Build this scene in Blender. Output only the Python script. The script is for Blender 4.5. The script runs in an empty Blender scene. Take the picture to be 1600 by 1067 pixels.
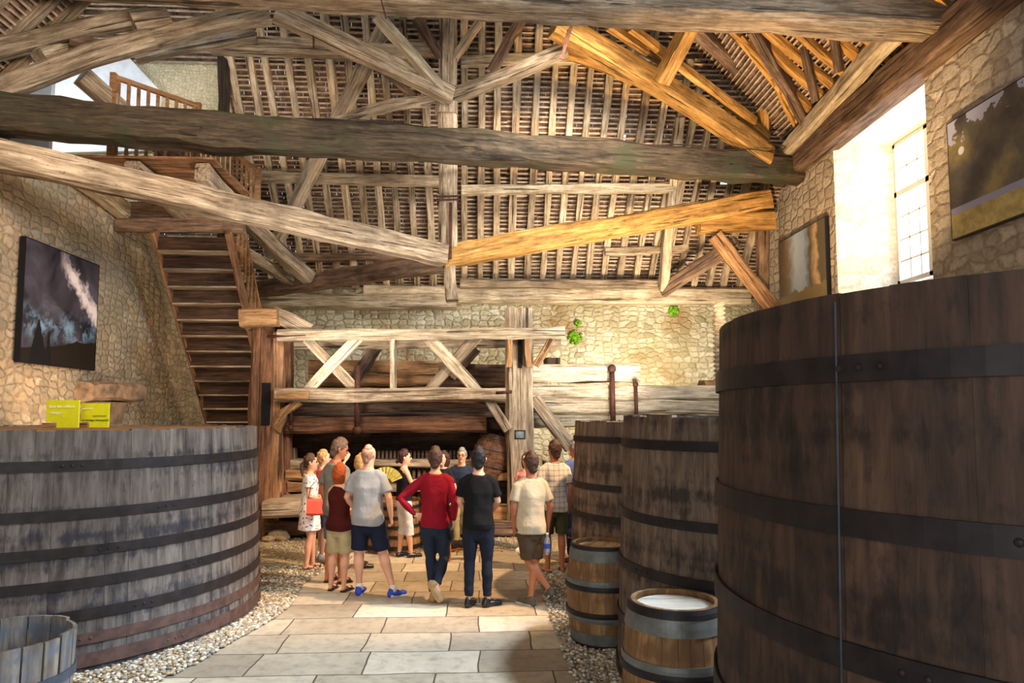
import bpy, bmesh, math, random
from mathutils import Vector, Matrix, noise
random.seed(7)
sc = bpy.context.scene
COL = sc.collection
V = Vector
PI = math.pi

# ------------------------------------------------------------------ camera
F = 1050.0
CAM = V((0, 0, 2.15))
PITCH = math.atan(75.5 / F)
YAW = math.atan(50 / F)
cam_d = bpy.data.cameras.new('camera')
cam = bpy.data.objects.new('camera', cam_d)
COL.objects.link(cam)
cam.location = CAM
cam.rotation_euler = (PI / 2 + PITCH, 0, -YAW)
cam_d.sensor_width = 36
cam_d.lens = 36 * F / 1600
cam_d.shift_y = 41 / 1600
cam_d.clip_end = 200
sc.camera = cam
_R = cam.rotation_euler.to_matrix()


def ray(u, v):
    return _R @ V(((u - 800) / F, (574.5 - v) / F, -1))


def P(u, v, y):
    """World point on the plane Y = y seen at photo pixel (u, v)."""
    d = ray(u, v)
    return CAM + d * (y / d.y)


# ------------------------------------------------------------------ world, exposure
sc.view_settings.view_transform = 'Standard'
sc.view_settings.look = 'None'
sc.view_settings.exposure = -0.12
sc.view_settings.gamma = 1.0
sc.view_settings.use_curve_mapping = False
w = bpy.data.worlds.new('sky')
sc.world = w
w.use_nodes = True
bg = w.node_tree.nodes['Background']
bg.inputs[0].default_value = (0.86, 0.93, 1.0, 1)
bg.inputs[1].default_value = 2.6


def look_at(o, target):
    o.rotation_euler = (V(target) - o.location).to_track_quat('-Z', 'Y').to_euler()


def area(name, loc, target, sx, sy, power, color):
    l = bpy.data.lights.new(name, 'AREA')
    l.shape = 'RECTANGLE'
    l.size, l.size_y = sx, sy
    l.energy = power
    l.color = color
    o = bpy.data.objects.new(name, l)
    o.location = loc
    COL.objects.link(o)
    look_at(o, target)
    return o


def spot(name, loc, target, power, color, angle=70, blend=0.6, size=0.15):
    l = bpy.data.lights.new(name, 'SPOT')
    l.energy = power
    l.color = color
    l.spot_size = math.radians(angle)
    l.spot_blend = blend
    l.shadow_soft_size = size
    o = bpy.data.objects.new(name, l)
    o.location = loc
    COL.objects.link(o)
    look_at(o, target)
    return o


WARM = (1.0, 0.75, 0.50)
WARM2 = (1.0, 0.82, 0.62)
GOLD = (1.0, 0.68, 0.36)
COOL = (0.78, 0.88, 1.0)
NEUT = (1.0, 0.93, 0.84)
area('window_daylight', (9.0, 11.6, 6.4), (4.5, 12.4, 5.4), 2.6, 2.6, 420, COOL)
area('near_window_daylight', (7.6, 4.8, 6.0), (-1.6, 6.2, 0.0), 2.4, 2.4, 1500, (0.70, 0.83, 1.0))
spot('added_floor_spot', (4.2, 4.6, 8.2), (-1.0, 5.7, 0.0), 7500, (0.62, 0.78, 1.0), 28, 0.6, 0.3)  # added cool spot for the near floor; the roof has no skylight
area('gallery_window_daylight', (-9.5, 12.2, 8.8), (-6.5, 13.6, 8.4), 1.2, 1.6, 600, COOL)
area('rear_fill_light', (-2.0, -3.6, 3.0), (-1.0, 10, 3.6), 5.0, 4.0, 230, (0.86, 0.92, 1.0))  # added soft fill from behind the camera
spot('people_spot_lamp', (3.5, 7.2, 6.9), (-0.9, 9.7, 0.2), 4000, (1.0, 0.64, 0.33), 48, 0.5, 0.10)
spot('back_wall_lamp', (4.2, 13.75, 2.5), (2.0, 17, 5.4), 1700, (1.0, 0.82, 0.60), 160, 0.9, 0.25)
spot('back_roof_fill', (2.0, 10.0, 9.1), (1.0, 17, 3.6), 1900, NEUT, 95, 0.8, 0.2)  # added fill above the view for back roof and wall, no fixture
spot('golden_roof_lamp', (3.8, 9.0, 1.9), (5.3, 12.6, 8.8), 3800, GOLD, 80, 0.6, 0.15)
area('left_wall_fill', (-2.6, 5.4, 6.3), (-6.8, 12.6, 3.6), 1.2, 1.2, 350, WARM)  # added soft fill out of view, evens the light on the left wall
spot('left_floor_lamp', (-5.3, 10.3, 1.7), (-6.9, 11.9, 3.8), 260, WARM, 140, 0.9, 0.2)
spot('truss_lamp', (-2.6, 9.9, 2.0), (-1.6, 14.6, 9.0), 750, NEUT, 110, 0.9, 0.3)
spot('right_truss_lamp', (2.6, 10.6, 1.8), (1.0, 14.6, 8.4), 1050, NEUT, 110, 0.9, 0.3)
spot('press_lamp', (1.6, 9.6, 4.9), (-2.0, 12.4, 1.2), 480, WARM, 75, 0.8, 0.15)

# ------------------------------------------------------------------ materials
def srgb(c):
    if isinstance(c, str):
        c = c.lstrip('#')
        c = [int(c[i:i + 2], 16) / 255 for i in (0, 2, 4)]
    return tuple(((x / 12.92) if x <= 0.04045 else ((x + 0.055) / 1.055) ** 2.4) for x in c) + (1,)


class NT:
    def __init__(s, name, rough=0.7, metal=0.0, spec=0.3):
        s.m = bpy.data.materials.new(name)
        s.m.use_nodes = True
        s.t = s.m.node_tree
        s.b = s.t.nodes['Principled BSDF']
        s.b.inputs['Roughness'].default_value = rough
        s.b.inputs['Metallic'].default_value = metal
        s.b.inputs['Specular IOR Level'].default_value = spec

    def n(s, typ, **kw):
        nd = s.t.nodes.new(typ)
        for k, v in kw.items():
            if k.startswith('i_'):
                nd.inputs[int(k[2:])].default_value = v
            else:
                setattr(nd, k, v)
        return nd

    def l(s, a, b):
        s.t.links.new(a, b)

    def coord(s, scale=(1, 1, 1), rot=(0, 0, 0), obj=True, rand=True):
        tc = s.n('ShaderNodeTexCoord')
        out = tc.outputs['Object' if obj else 'Generated']
        if rand:
            oi = s.n('ShaderNodeObjectInfo')
            mul = s.n('ShaderNodeMath', operation='MULTIPLY', i_1=37.0)
            s.l(oi.outputs['Random'], mul.inputs[0])
            add = s.n('ShaderNodeVectorMath', operation='ADD')
            s.l(out, add.inputs[0])
            s.l(mul.outputs[0], add.inputs[1])
            out = add.outputs[0]
        mp = s.n('ShaderNodeMapping')
        mp.inputs['Scale'].default_value = scale
        mp.inputs['Rotation'].default_value = rot
        s.l(out, mp.inputs[0])
        return mp.outputs[0]

    def noise(s, vec, scale, detail=4, rough=0.55, dist=0.0):
        nd = s.n('ShaderNodeTexNoise')
        nd.inputs['Scale'].default_value = scale
        nd.inputs['Detail'].default_value = detail
        nd.inputs['Roughness'].default_value = rough
        nd.inputs['Distortion'].default_value = dist
        s.l(vec, nd.inputs['Vector'])
        return nd.outputs['Fac']

    def ramp(s, fac, stops):
        r = s.n('ShaderNodeValToRGB')
        e = r.color_ramp.elements
        while len(e) < len(stops):
            e.new(0.5)
        for el, (p, c) in zip(e, stops):
            el.position = p
            el.color = c if len(c) == 4 else tuple(c) + (1,)
        s.l(fac, r.inputs[0])
        return r.outputs[0]

    def mix(s, fac, a, b, mode='MIX'):
        m = s.n('ShaderNodeMix', data_type='RGBA', blend_type=mode)
        if isinstance(fac, float):
            m.inputs[0].default_value = fac
        else:
            s.l(fac, m.inputs[0])
        for sock, x in ((m.inputs[6], a), (m.inputs[7], b)):
            if isinstance(x, tuple):
                sock.default_value = x
            else:
                s.l(x, sock)
        return m.outputs[2]

    def math(s, op, a, b=0.0, clamp=False):
        m = s.n('ShaderNodeMath', operation=op, use_clamp=clamp)
        for i, x in enumerate((a, b)):
            if isinstance(x, (int, float)):
                m.inputs[i].default_value = x
            else:
                s.l(x, m.inputs[i])
        return m.outputs[0]

    def base(s, c):
        if isinstance(c, tuple):
            s.b.inputs['Base Color'].default_value = c
        else:
            s.l(c, s.b.inputs['Base Color'])

    def bump(s, h, strength=0.5, dist=0.02):
        b = s.n('ShaderNodeBump')
        b.inputs['Strength'].default_value = strength
        b.inputs['Distance'].default_value = dist
        s.l(h, b.inputs['Height'])
        s.l(b.outputs[0], s.b.inputs['Normal'])


def mat_wood(name, light, mid, dark, axis=0, vary=0.4, crack=0.75, rough=0.78, scale=1.0, patch=None):
    """Old oak: fine grain along the local axis, weathered patches, drying checks, worm and peg holes."""
    m = NT(name, rough, 0, 0.22)

    def st(cross, along):
        s = [cross * scale] * 3
        s[axis] = along * scale
        return m.coord(tuple(s))
    g = m.noise(st(30, 2.6), 1.0, 9, 0.68, 0.5)
    g2 = m.noise(st(9, 0.9), 1.0, 5, 0.6, 0.8)
    gg = m.math('ADD', m.math('MULTIPLY', g, 0.55), m.math('MULTIPLY', g2, 0.45))
    col = m.ramp(gg, [(0.36, srgb(dark)), (0.49, srgb(mid)), (0.62, srgb(light))])
    big = m.noise(m.coord((1, 1, 1)), 1.5, 5, 0.65)
    tone = m.ramp(big, [(0.30, (0.52, 0.50, 0.49)), (0.52, (1, 1, 1)), (0.72, (1.25, 1.22, 1.18))])
    col = m.mix(0.85, col, tone, 'MULTIPLY')
    if patch:
        pn = m.noise(m.coord((1, 1, 1)), patch[1], 5, 0.65)
        pm = m.ramp(pn, [(patch[2], (0, 0, 0)), (patch[2] + 0.12, (1, 1, 1))])
        col = m.mix(pm, col, srgb(patch[0]))
    ck = m.noise(st(17, 0.42), 1.0, 4, 0.5, 0.9)
    cm = m.ramp(ck, [(0.345, (0, 0, 0)), (0.385, (1, 1, 1))])
    col = m.mix(crack, col, cm, 'MULTIPLY')
    hl = m.noise(m.coord((1, 1, 1)), 34, 2, 0.5)
    hm_ = m.ramp(hl, [(0.27, (0.12, 0.1, 0.08)), (0.32, (1, 1, 1))])
    col = m.mix(crack, col, hm_, 'MULTIPLY')
    oi = m.n('ShaderNodeObjectInfo')
    hv = m.n('ShaderNodeHueSaturation')
    mr = m.n('ShaderNodeMapRange')
    mr.inputs['To Min'].default_value = 1 - vary / 2
    mr.inputs['To Max'].default_value = 1 + vary / 2
    m.l(oi.outputs['Random'], mr.inputs['Value'])
    m.l(mr.outputs[0], hv.inputs['Value'])
    m.l(col, hv.inputs['Color'])
    m.base(hv.outputs[0])
    h = m.math('ADD', m.math('MULTIPLY', gg, 1.2), m.math('MULTIPLY', cm, 0.6))
    m.bump(h, 0.9, 0.02)
    return m.m


def mat_vat(name, light, mid, dark, stain, wash=None):
    """Vertical staves with horizontal tide marks where older hoops sat."""
    m = NT(name, 0.72, 0, 0.3)
    c = m.coord((5, 5, 0.6), rand=False)
    g = m.noise(c, 3.0, 8, 0.65, 0.3)
    col = m.ramp(g, [(0.3, srgb(dark)), (0.5, srgb(mid)), (0.7, srgb(light))])
    at = m.n('ShaderNodeAttribute', attribute_name='rnd')
    col = m.mix(1.0, col, m.ramp(at.outputs['Fac'], [(0, (0.72, 0.70, 0.70)), (1, (1.15, 1.13, 1.10))]), 'MULTIPLY')
    b1 = m.noise(m.coord((0.25, 0.25, 3.4), rand=False), 1.5, 2, 0.5)
    b2 = m.noise(m.coord((4, 4, 1.6), rand=False), 3.0, 6, 0.7)
    k = m.math('MULTIPLY', m.math('SUBTRACT', b1, 0.46), 5.0)
    k = m.math('ADD', k, m.math('MULTIPLY', m.math('SUBTRACT', b2, 0.52), 5.0), clamp=True)
    k = m.math('MULTIPLY', k, 0.85, clamp=True)
    col = m.mix(k, col, srgb(stain))
    if wash:
        wn = m.noise(m.coord((0.5, 0.5, 0.5), rand=False), 2.0, 3, 0.5)
        col = m.mix(m.ramp(wn, [(0.45, (0, 0, 0)), (0.65, (0.6, 0.6, 0.6))]), col, srgb(wash))
    m.base(col)
    m.bump(m.math('ADD', g, m.math('MULTIPLY', b2, 0.3)), 0.5, 0.012)
    return m.m


def mat_stone(name, axes, pal, mortar, sc_=(3.1, 4.6), moss=None, warm_patch=None, grime=None, bump=1.0):
    """Rubble limestone; axes = the two world axes of the wall plane."""
    m = NT(name, 0.9, 0, 0.15)
    tc = m.n('ShaderNodeTexCoord')
    sp = m.n('ShaderNodeSeparateXYZ')
    m.l(tc.outputs['Object'], sp.inputs[0])
    cb = m.n('ShaderNodeCombineXYZ')
    m.l(sp.outputs[axes[0]], cb.inputs[0])
    m.l(sp.outputs[axes[1]], cb.inputs[1])
    base = cb.outputs[0]
    nz = m.n('ShaderNodeTexNoise')
    nz.inputs['Scale'].default_value = 2.6
    nz.inputs['Detail'].default_value = 3
    m.l(base, nz.inputs['Vector'])
    sub = m.n('ShaderNodeVectorMath', operation='SUBTRACT')
    m.l(nz.outputs['Color'], sub.inputs[0])
    sub.inputs[1].default_value = (0.5, 0.5, 0.5)
    scl = m.n('ShaderNodeVectorMath', operation='SCALE')
    scl.inputs['Scale'].default_value = 0.22
    m.l(sub.outputs[0], scl.inputs[0])
    add = m.n('ShaderNodeVectorMath', operation='ADD')
    m.l(base, add.inputs[0])
    m.l(scl.outputs[0], add.inputs[1])
    mp = m.n('ShaderNodeMapping')
    mp.inputs['Scale'].default_value = (sc_[0], sc_[1], 1)
    m.l(add.outputs[0], mp.inputs[0])
    ve = m.n('ShaderNodeTexVoronoi', feature='DISTANCE_TO_EDGE', voronoi_dimensions='2D')
    ve.inputs['Scale'].default_value = 1
    ve.inputs['Randomness'].default_value = 0.62
    m.l(mp.outputs[0], ve.inputs['Vector'])
    vc = m.n('ShaderNodeTexVoronoi', feature='F1', voronoi_dimensions='2D')
    vc.inputs['Scale'].default_value = 1
    vc.inputs['Randomness'].default_value = 0.62
    m.l(mp.outputs[0], vc.inputs['Vector'])
    sepc = m.n('ShaderNodeSeparateColor')
    m.l(vc.outputs['Color'], sepc.inputs[0])
    stone = m.ramp(sepc.outputs[0], [(i / (len(pal) - 1), srgb(c)) for i, c in enumerate(pal)])
    fine = m.noise(base, 14, 6, 0.65)
    stone = m.mix(0.75, stone, m.ramp(fine, [(0.3, (0.62, 0.60, 0.58)), (0.5, (1, 1, 1)), (0.7, (1.15, 1.14, 1.12))]), 'MULTIPLY')
    fn = m.noise(base, 7, 4, 0.6)
    e = m.math('ADD', ve.outputs['Distance'], m.math('MULTIPLY', m.math('SUBTRACT', fn, 0.5), 0.30))
    mask = m.ramp(e, [(0.0, (0.1, 0.1, 0.1)), (0.16, (1, 1, 1))])
    gap = m.noise(base, 1.9, 3, 0.6)
    mask = m.mix(m.ramp(gap, [(0.42, (0, 0, 0)), (0.6, (0.65, 0.65, 0.65))]), mask, (1, 1, 1, 1))
    col = m.mix(mask, srgb(mortar), stone)
    if grime:
        gn = m.noise(base, 0.45, 5, 0.6)
        col = m.mix(m.ramp(gn, [(0.42, (0, 0, 0)), (0.62, (0.75, 0.75, 0.75))]), col, srgb(grime))
    if warm_patch:
        wn = m.noise(base, 0.7, 4, 0.6)
        col = m.mix(m.ramp(wn, [(0.5, (0, 0, 0)), (0.66, (0.7, 0.7, 0.7))]), col, srgb(warm_patch))
    if moss:
        mn = m.noise(base, 1.6, 7, 0.7)
        col = m.mix(m.ramp(mn, [(0.60, (0, 0, 0)), (0.68, (0.75, 0.75, 0.75))]), col, srgb(moss))
    m.base(col)
    hh = m.math('MINIMUM', e, 0.2)
    hh = m.math('ADD', m.math('MULTIPLY', hh, 2.2), m.math('MULTIPLY', fine, 0.7))
    m.bump(hh, bump, 0.05)
    return m.m


def mat_plain(name, col, rough=0.7, metal=0.0, var=0.12, scale=20, bump=0.1, spec=0.3, stretch=(1, 1, 1)):
    m = NT(name, rough, metal, spec)
    c = m.coord(stretch)
    n = m.noise(c, scale, 4, 0.6)
    a = srgb(col)
    lo = tuple(x * (1 - 2 * var) for x in a[:3]) + (1,)
    hi = tuple(min(1, x * (1 + 2 * var)) for x in a[:3]) + (1,)
    m.base(m.ramp(n, [(0.3, lo), (0.7, hi)]))
    if bump:
        m.bump(n, bump, 0.01)
    return m.m


M = {}
M['oak'] = mat_wood('oak_grey', '#b8a68c', '#8f7b63', '#54432f')
M['oak_dull'] = mat_wood('oak_dull', '#97866f', '#71604c', '#403225', vary=0.1)
M['oak_warm'] = mat_wood('oak_warm', '#b58c60', '#8d6743', '#4c331f')
M['oak_pale'] = mat_wood('oak_pale', '#cdbfa6', '#a8967a', '#6a5843')
M['oak_brown'] = mat_wood('oak_brown', '#8b715a', '#6a5342', '#382a20')
M['oak_moss'] = mat_wood('oak_moss', '#5e503c', '#43382a', '#241d15', patch=('#3a3a26', 1.3, 0.5), crack=0.5)
M['oak_red'] = mat_wood('oak_red', '#855c40', '#62422c', '#352317', crack=0.7)
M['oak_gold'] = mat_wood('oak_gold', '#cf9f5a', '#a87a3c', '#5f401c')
M['oak_plank'] = mat_wood('oak_plank', '#a47a55', '#805b3e', '#4a3321', vary=0.3)
M['oak_new'] = mat_wood('oak_new', '#b98a5e', '#9c6f48', '#6b4a2e', crack=0.2, vary=0.2)
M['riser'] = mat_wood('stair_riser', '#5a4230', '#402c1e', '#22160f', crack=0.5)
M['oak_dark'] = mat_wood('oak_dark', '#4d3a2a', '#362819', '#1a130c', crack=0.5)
M['rafter'] = mat_wood('rafter', '#c2b195', '#9c866a', '#5c4732', vary=0.6)
M['batten'] = mat_plain('batten', '#a8927a', 0.8, var=0.25, scale=6)
M['stave_old'] = mat_vat('stave_weathered', '#837a72', '#665d55', '#37302b', '#23222a')
M['stave_brown'] = mat_vat('stave_brown', '#84705d', '#6a5748', '#3f3128', '#2a211b')
M['stave_dark'] = mat_vat('stave_dark', '#5c4434', '#483529', '#2c2018', '#1e1612')
M['stave_grey'] = mat_vat('stave_grey', '#a49b8f', '#82796d', '#4c463f', '#5f6672')
M['stave_barrel'] = mat_vat('stave_barrel', '#ac8254', '#8a6540', '#5f4529', '#6b4a2c')
M['hoop_iron'] = mat_plain('hoop_iron', '#2a2322', 0.55, 0.3, 0.2, 9, 0.2)
M['hoop_rust'] = mat_plain('hoop_rust', '#553f36', 0.7, 0.2, 0.2, 9, 0.2)
M['hoop_blue'] = mat_plain('hoop_blue', '#4c535e', 0.55, 0.4, 0.15, 9, 0.2)
M['hoop_zinc'] = mat_plain('hoop_zinc', '#6c6b64', 0.5, 0.3, 0.15, 9, 0.2)
M['iron'] = mat_plain('iron_rust', '#4a2c20', 0.7, 0.4, 0.3, 30, 0.3)
M['iron_light'] = mat_plain('iron_worn', '#8a8c90', 0.45, 0.6, 0.3, 30, 0.2)
M['black'] = mat_plain('black_and_slot_shade', '#0b0908', 0.9, var=0.1)  # black parts; also paints the shade inside the press slots
M['stone_left'] = mat_stone('limestone_left', (1, 2), ['#8f7a5e', '#b39a78', '#a58c70', '#c4ad8c', '#9c8a72', '#bd9f78'],
                            '#8b7860', (4.9, 7.6), grime='#8f8672')
M['stone_back'] = mat_stone('limestone_back', (0, 2), ['#9c937a', '#c2ba9e', '#d4cdb4', '#b3aa8c', '#dcd6c2'],
                            '#9d9578', (4.4, 7.6), moss='#87914e', grime='#8f845f', warm_patch='#8a6a3c')
M['stone_right'] = mat_stone('limestone_right', (1, 2), ['#9a8d7c', '#b8ab98', '#a29585', '#c5b9a6'],
                             '#8d7b64', (3.3, 4.8))
M['stone_jamb'] = mat_stone('limestone_pale', (0, 2), ['#e6e0d2', '#f2eee4', '#dcd4c2'], '#d3cab8', (2.4, 3.4), bump=0.5)  # much paler stone tones for the window linings
M['plaster'] = mat_stone('rough_plaster', (0, 2), ['#cbbd9a', '#d6c9a6', '#c4b591'], '#b8aa87', (14, 14), bump=0.7)
M['plaster_white'] = mat_plain('white_plaster', '#e2e4e4', 0.9, var=0.06, scale=4)
M['tile'] = mat_plain('roof_tile_underside', '#6b5342', 0.9, var=0.45, scale=5, bump=0.5)


def mat_floor():
    m = NT('paving_stone', 0.62, 0, 0.35)
    c = m.coord((1, 1, 1), rand=False)
    nz = m.n('ShaderNodeTexNoise')
    nz.inputs['Scale'].default_value = 1.3
    m.l(c, nz.inputs['Vector'])
    sub = m.n('ShaderNodeVectorMath', operation='SUBTRACT')
    m.l(nz.outputs['Color'], sub.inputs[0])
    sub.inputs[1].default_value = (0.5, 0.5, 0.5)
    scl = m.n('ShaderNodeVectorMath', operation='SCALE')
    scl.inputs['Scale'].default_value = 0.16
    scl.inputs['Scale'].default_value = 0.07
    m.l(sub.outputs[0], scl.inputs[0])
    add = m.n('ShaderNodeVectorMath', operation='ADD')
    m.l(c, add.inputs[0])
    m.l(scl.outputs[0], add.inputs[1])
    br = m.n('ShaderNodeTexBrick', offset=0.37, squash=1.0)
    br.squash_frequency = 3
    br.squash = 0.8
    for k, v in (('Scale', 1.0), ('Mortar Size', 0.008), ('Mortar Smooth', 0.3), ('Bias', 0.0), ('Brick Width', 0.98), ('Row Height', 0.53)):
        br.inputs[k].default_value = v
    br.inputs['Color1'].default_value = (0, 0, 0, 1)
    br.inputs['Color2'].default_value = (1, 1, 1, 1)
    br.inputs['Mortar'].default_value = (0.5, 0.5, 0.5, 1)
    m.l(add.outputs[0], br.inputs['Vector'])
    slab = m.ramp(br.outputs['Color'], [(0, srgb('#988a74')), (0.5, srgb('#b5a78e')), (1, srgb('#cfc3ab'))])
    f1 = m.noise(c, 9, 7, 0.68)
    slab = m.mix(0.8, slab, m.ramp(f1, [(0.3, (0.6, 0.58, 0.55)), (0.5, (1, 1, 1)), (0.72, (1.15, 1.13, 1.1))]), 'MULTIPLY')
    f2 = m.noise(c, 0.9, 4, 0.6)
    slab = m.mix(0.7, slab, m.ramp(f2, [(0.35, (0.72, 0.70, 0.68)), (0.6, (1.05, 1.05, 1.05))]), 'MULTIPLY')
    col = m.mix(br.outputs['Fac'], slab, srgb('#55483a'))
    m.base(col)
    h = m.math('ADD', m.math('MULTIPLY', f1, 0.5), m.math('MULTIPLY', br.outputs['Fac'], -1.2))
    m.bump(h, 0.7, 0.015)
    return m.m


M['floor'] = mat_floor()


def mat_gravel():
    m = NT('gravel_bed', 0.9, 0, 0.2)
    c = m.coord((1, 1, 1), rand=False)
    v = m.n('ShaderNodeTexVoronoi', feature='F1')
    v.inputs['Scale'].default_value = 34
    m.l(c, v.inputs['Vector'])
    sp = m.n('ShaderNodeSeparateColor')
    m.l(v.outputs['Color'], sp.inputs[0])
    m.base(m.ramp(sp.outputs[0], [(0, srgb('#6b5940')), (0.5, srgb('#a58d67')), (1, srgb('#d2c09a'))]))
    m.bump(m.math('SUBTRACT', 1.0, v.outputs['Distance']), 1.0, 0.03)
    return m.m


M['gravel'] = mat_gravel()


# ------------------------------------------------------------------ mesh helpers
def finish(name, bm, mat, parent=None, smooth=False, loc=None, rot=None):
    me = bpy.data.meshes.new(name)
    bmesh.ops.recalc_face_normals(bm, faces=bm.faces)
    bm.to_mesh(me)
    bm.free()
    for mm in (mat if isinstance(mat, (list, tuple)) else [mat]):
        me.materials.append(mm)
    if smooth:
        for p in me.polygons:
            p.use_smooth = True
    o = bpy.data.objects.new(name, me)
    COL.objects.link(o)
    if loc is not None:
        o.location = loc
    if rot is not None:
        o.rotation_euler = rot
    if parent:
        o.parent = parent
    return o


def thing(name, label, cat, loc=(0, 0, 0), rz=0, group=None):
    o = bpy.data.objects.new(name, None)
    o.empty_display_size = 0.2
    COL.objects.link(o)
    o.location = loc
    o.rotation_euler = (0, 0, rz)
    return tag(o, label, cat, group)


def tag(o, label, cat, group=None, kind=None):
    o['label'] = label
    o['category'] = cat
    if group:
        o['group'] = group
    if kind:
        o['kind'] = kind
    return o


def box(bm, x0, x1, y0, y1, z0, z1, mi=0):
    vs = [bm.verts.new((x, y, z)) for x in (x0, x1) for y in (y0, y1) for z in (z0, z1)]
    for f in ((0, 1, 3, 2), (4, 6, 7, 5), (0, 4, 5, 1), (2, 3, 7, 6), (0, 2, 6, 4), (1, 5, 7, 3)):
        fc = bm.faces.new([vs[i] for i in f])
        fc.material_index = mi
    return vs


def struct(o):
    o['kind'] = 'structure'
    return o


def hewn(bm, L, w, h, jit=0.012, cham=0.14, curve=0.0, step=0.3, taper=1.0):
    """A hewn timber along local X from 0 to L, centred in Y and Z."""
    n = max(2, int(L / step))
    c = cham * min(w, h)
    sec = [(-w / 2 + c, -h / 2), (w / 2 - c, -h / 2), (w / 2, -h / 2 + c), (w / 2, h / 2 - c),
           (w / 2 - c, h / 2), (-w / 2 + c, h / 2), (-w / 2, h / 2 - c), (-w / 2, -h / 2 + c)]
    sd = random.random() * 100
    rings = []
    for i in range(n + 1):
        t = i / n
        k = 1 + (taper - 1) * t
        cz = curve * 4 * t * (1 - t)
        ring = []
        for j, (a, b) in enumerate(sec):
            q = V((sd + i * 0.45, j * 0.9, sd))
            dx = noise.noise(q) * jit * 2.2
            dy = noise.noise(q + V((9, 4, 2))) * jit * 2.2
            lowy = noise.noise(V((sd, t * 2.2, 3))) * jit * 2.5
            lowz = noise.noise(V((sd + 5, t * 2.2, 8))) * jit * 2.5
            ring.append(bm.verts.new((t * L, a * k + dx + lowy, b * k + dy + cz + lowz)))
        rings.append(ring)
    for a, b in zip(rings, rings[1:]):
        for j in range(8):
            bm.faces.new((a[j], a[(j + 1) % 8], b[(j + 1) % 8], b[j]))
    bm.faces.new(list(reversed(rings[0])))
    bm.faces.new(rings[-1])


def beam(name, p0, p1, w, h, mat, label=None, cat='beam', group=None, parent=None, curve=0.0, jit=0.012, taper=1.0, roll=0.0, cham=0.14):
    p0, p1 = V(p0), V(p1)
    d = p1 - p0
    L = d.length
    bm = bmesh.new()
    hewn(bm, L, w, h, jit, cham, curve, 0.3, taper)
    o = finish(name, bm, mat, parent)
    x = d.normalized()
    up = V((0, 0, 1)) if abs(x.z) < 0.97 else V((0, -1, 0))
    y = up.cross(x).normalized()
    z = x.cross(y)
    m = Matrix((x, y, z)).transposed()
    if roll:
        m = m @ Matrix.Rotation(roll, 3, 'X')
    o.rotation_euler = m.to_euler()
    o.location = p0
    if label:
        tag(o, label, cat, group)
    return o


def tube(bm, pts, r, seg=8, closed=False, mi=0):
    pts = [V(p) for p in pts]
    rings = []
    n = len(pts)
    for i, p in enumerate(pts):
        a = pts[(i - 1) % n] if (closed or i > 0) else p
        b = pts[(i + 1) % n] if (closed or i < n - 1) else p
        t = (b - a).normalized()
        s = t.cross(V((0, 0, 1)))
        if s.length < 0.05:
            s = t.cross(V((0, 1, 0)))
        s.normalize()
        q = s.cross(t)
        rr = r[i] if isinstance(r, (list, tuple)) else r
        rings.append([bm.verts.new(p + (s * math.cos(k * 2 * PI / seg) + q * math.sin(k * 2 * PI / seg)) * rr) for k in range(seg)])
    m_ = n if closed else n - 1
    for i in range(m_):
        a, b = rings[i], rings[(i + 1) % n]
        for k in range(seg):
            f = bm.faces.new((a[k], a[(k + 1) % seg], b[(k + 1) % seg], b[k]))
            f.material_index = mi
    if not closed:
        bm.faces.new(list(reversed(rings[0]))).material_index = mi
        bm.faces.new(rings[-1]).material_index = mi


def cyl(bm, c, r, z0, z1, seg=24, r2=None):
    r2 = r if r2 is None else r2
    a = [bm.verts.new((c[0] + r * math.cos(k * 2 * PI / seg), c[1] + r * math.sin(k * 2 * PI / seg), z0)) for k in range(seg)]
    b = [bm.verts.new((c[0] + r2 * math.cos(k * 2 * PI / seg), c[1] + r2 * math.sin(k * 2 * PI / seg), z1)) for k in range(seg)]
    for k in range(seg):
        bm.faces.new((a[k], a[(k + 1) % seg], b[(k + 1) % seg], b[k]))
    bm.faces.new(list(reversed(a)))
    bm.faces.new(b)


_t = bmesh.new()
bmesh.ops.create_icosphere(_t, subdivisions=1, radius=1)
ICO_V = [v_.co.copy() for v_ in _t.verts]
ICO_F = [[v_.index for v_ in f.verts] for f in _t.faces]
_t.free()


def ico(bm, m, mi=0):
    vs = [bm.verts.new(m @ q) for q in ICO_V]
    for f in ICO_F:
        bm.faces.new([vs[i] for i in f]).material_index = mi
# ------------------------------------------------------------------ the room
XL, XR, YB = -6.8, 7.1, 17.0


def plank_box(name, x0, x1, y0, y1, z0, z1, mat):
    bm = bmesh.new()
    box(bm, x0, x1, y0, y1, z0, z1)
    return struct(finish(name, bm, mat))


plank_box('floor', -12, 10, -6, 20, -0.2, 0.0, M['floor'])
# gravel beds beside the paved aisle
bm = bmesh.new()


def strip(bm, left, right, z=0.012):
    vs = [bm.verts.new((x, y, z)) for x, y in left] + [bm.verts.new((x, y, z)) for x, y in reversed(right)]
    bm.faces.new(vs)


def gl(y):   # right edge of the left bed
    return -2.25 - 0.25 * max(0, 7.2 - y) ** 1.3 - 0.05 * math.sin(y * 3) if y < 9.8 else -2.25 + 0.0 * y


def gr(y):   # left edge of the right bed
    return 0.82 + 0.03 * math.sin(y * 2.3) if y < 11.1 else 0.82


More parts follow.
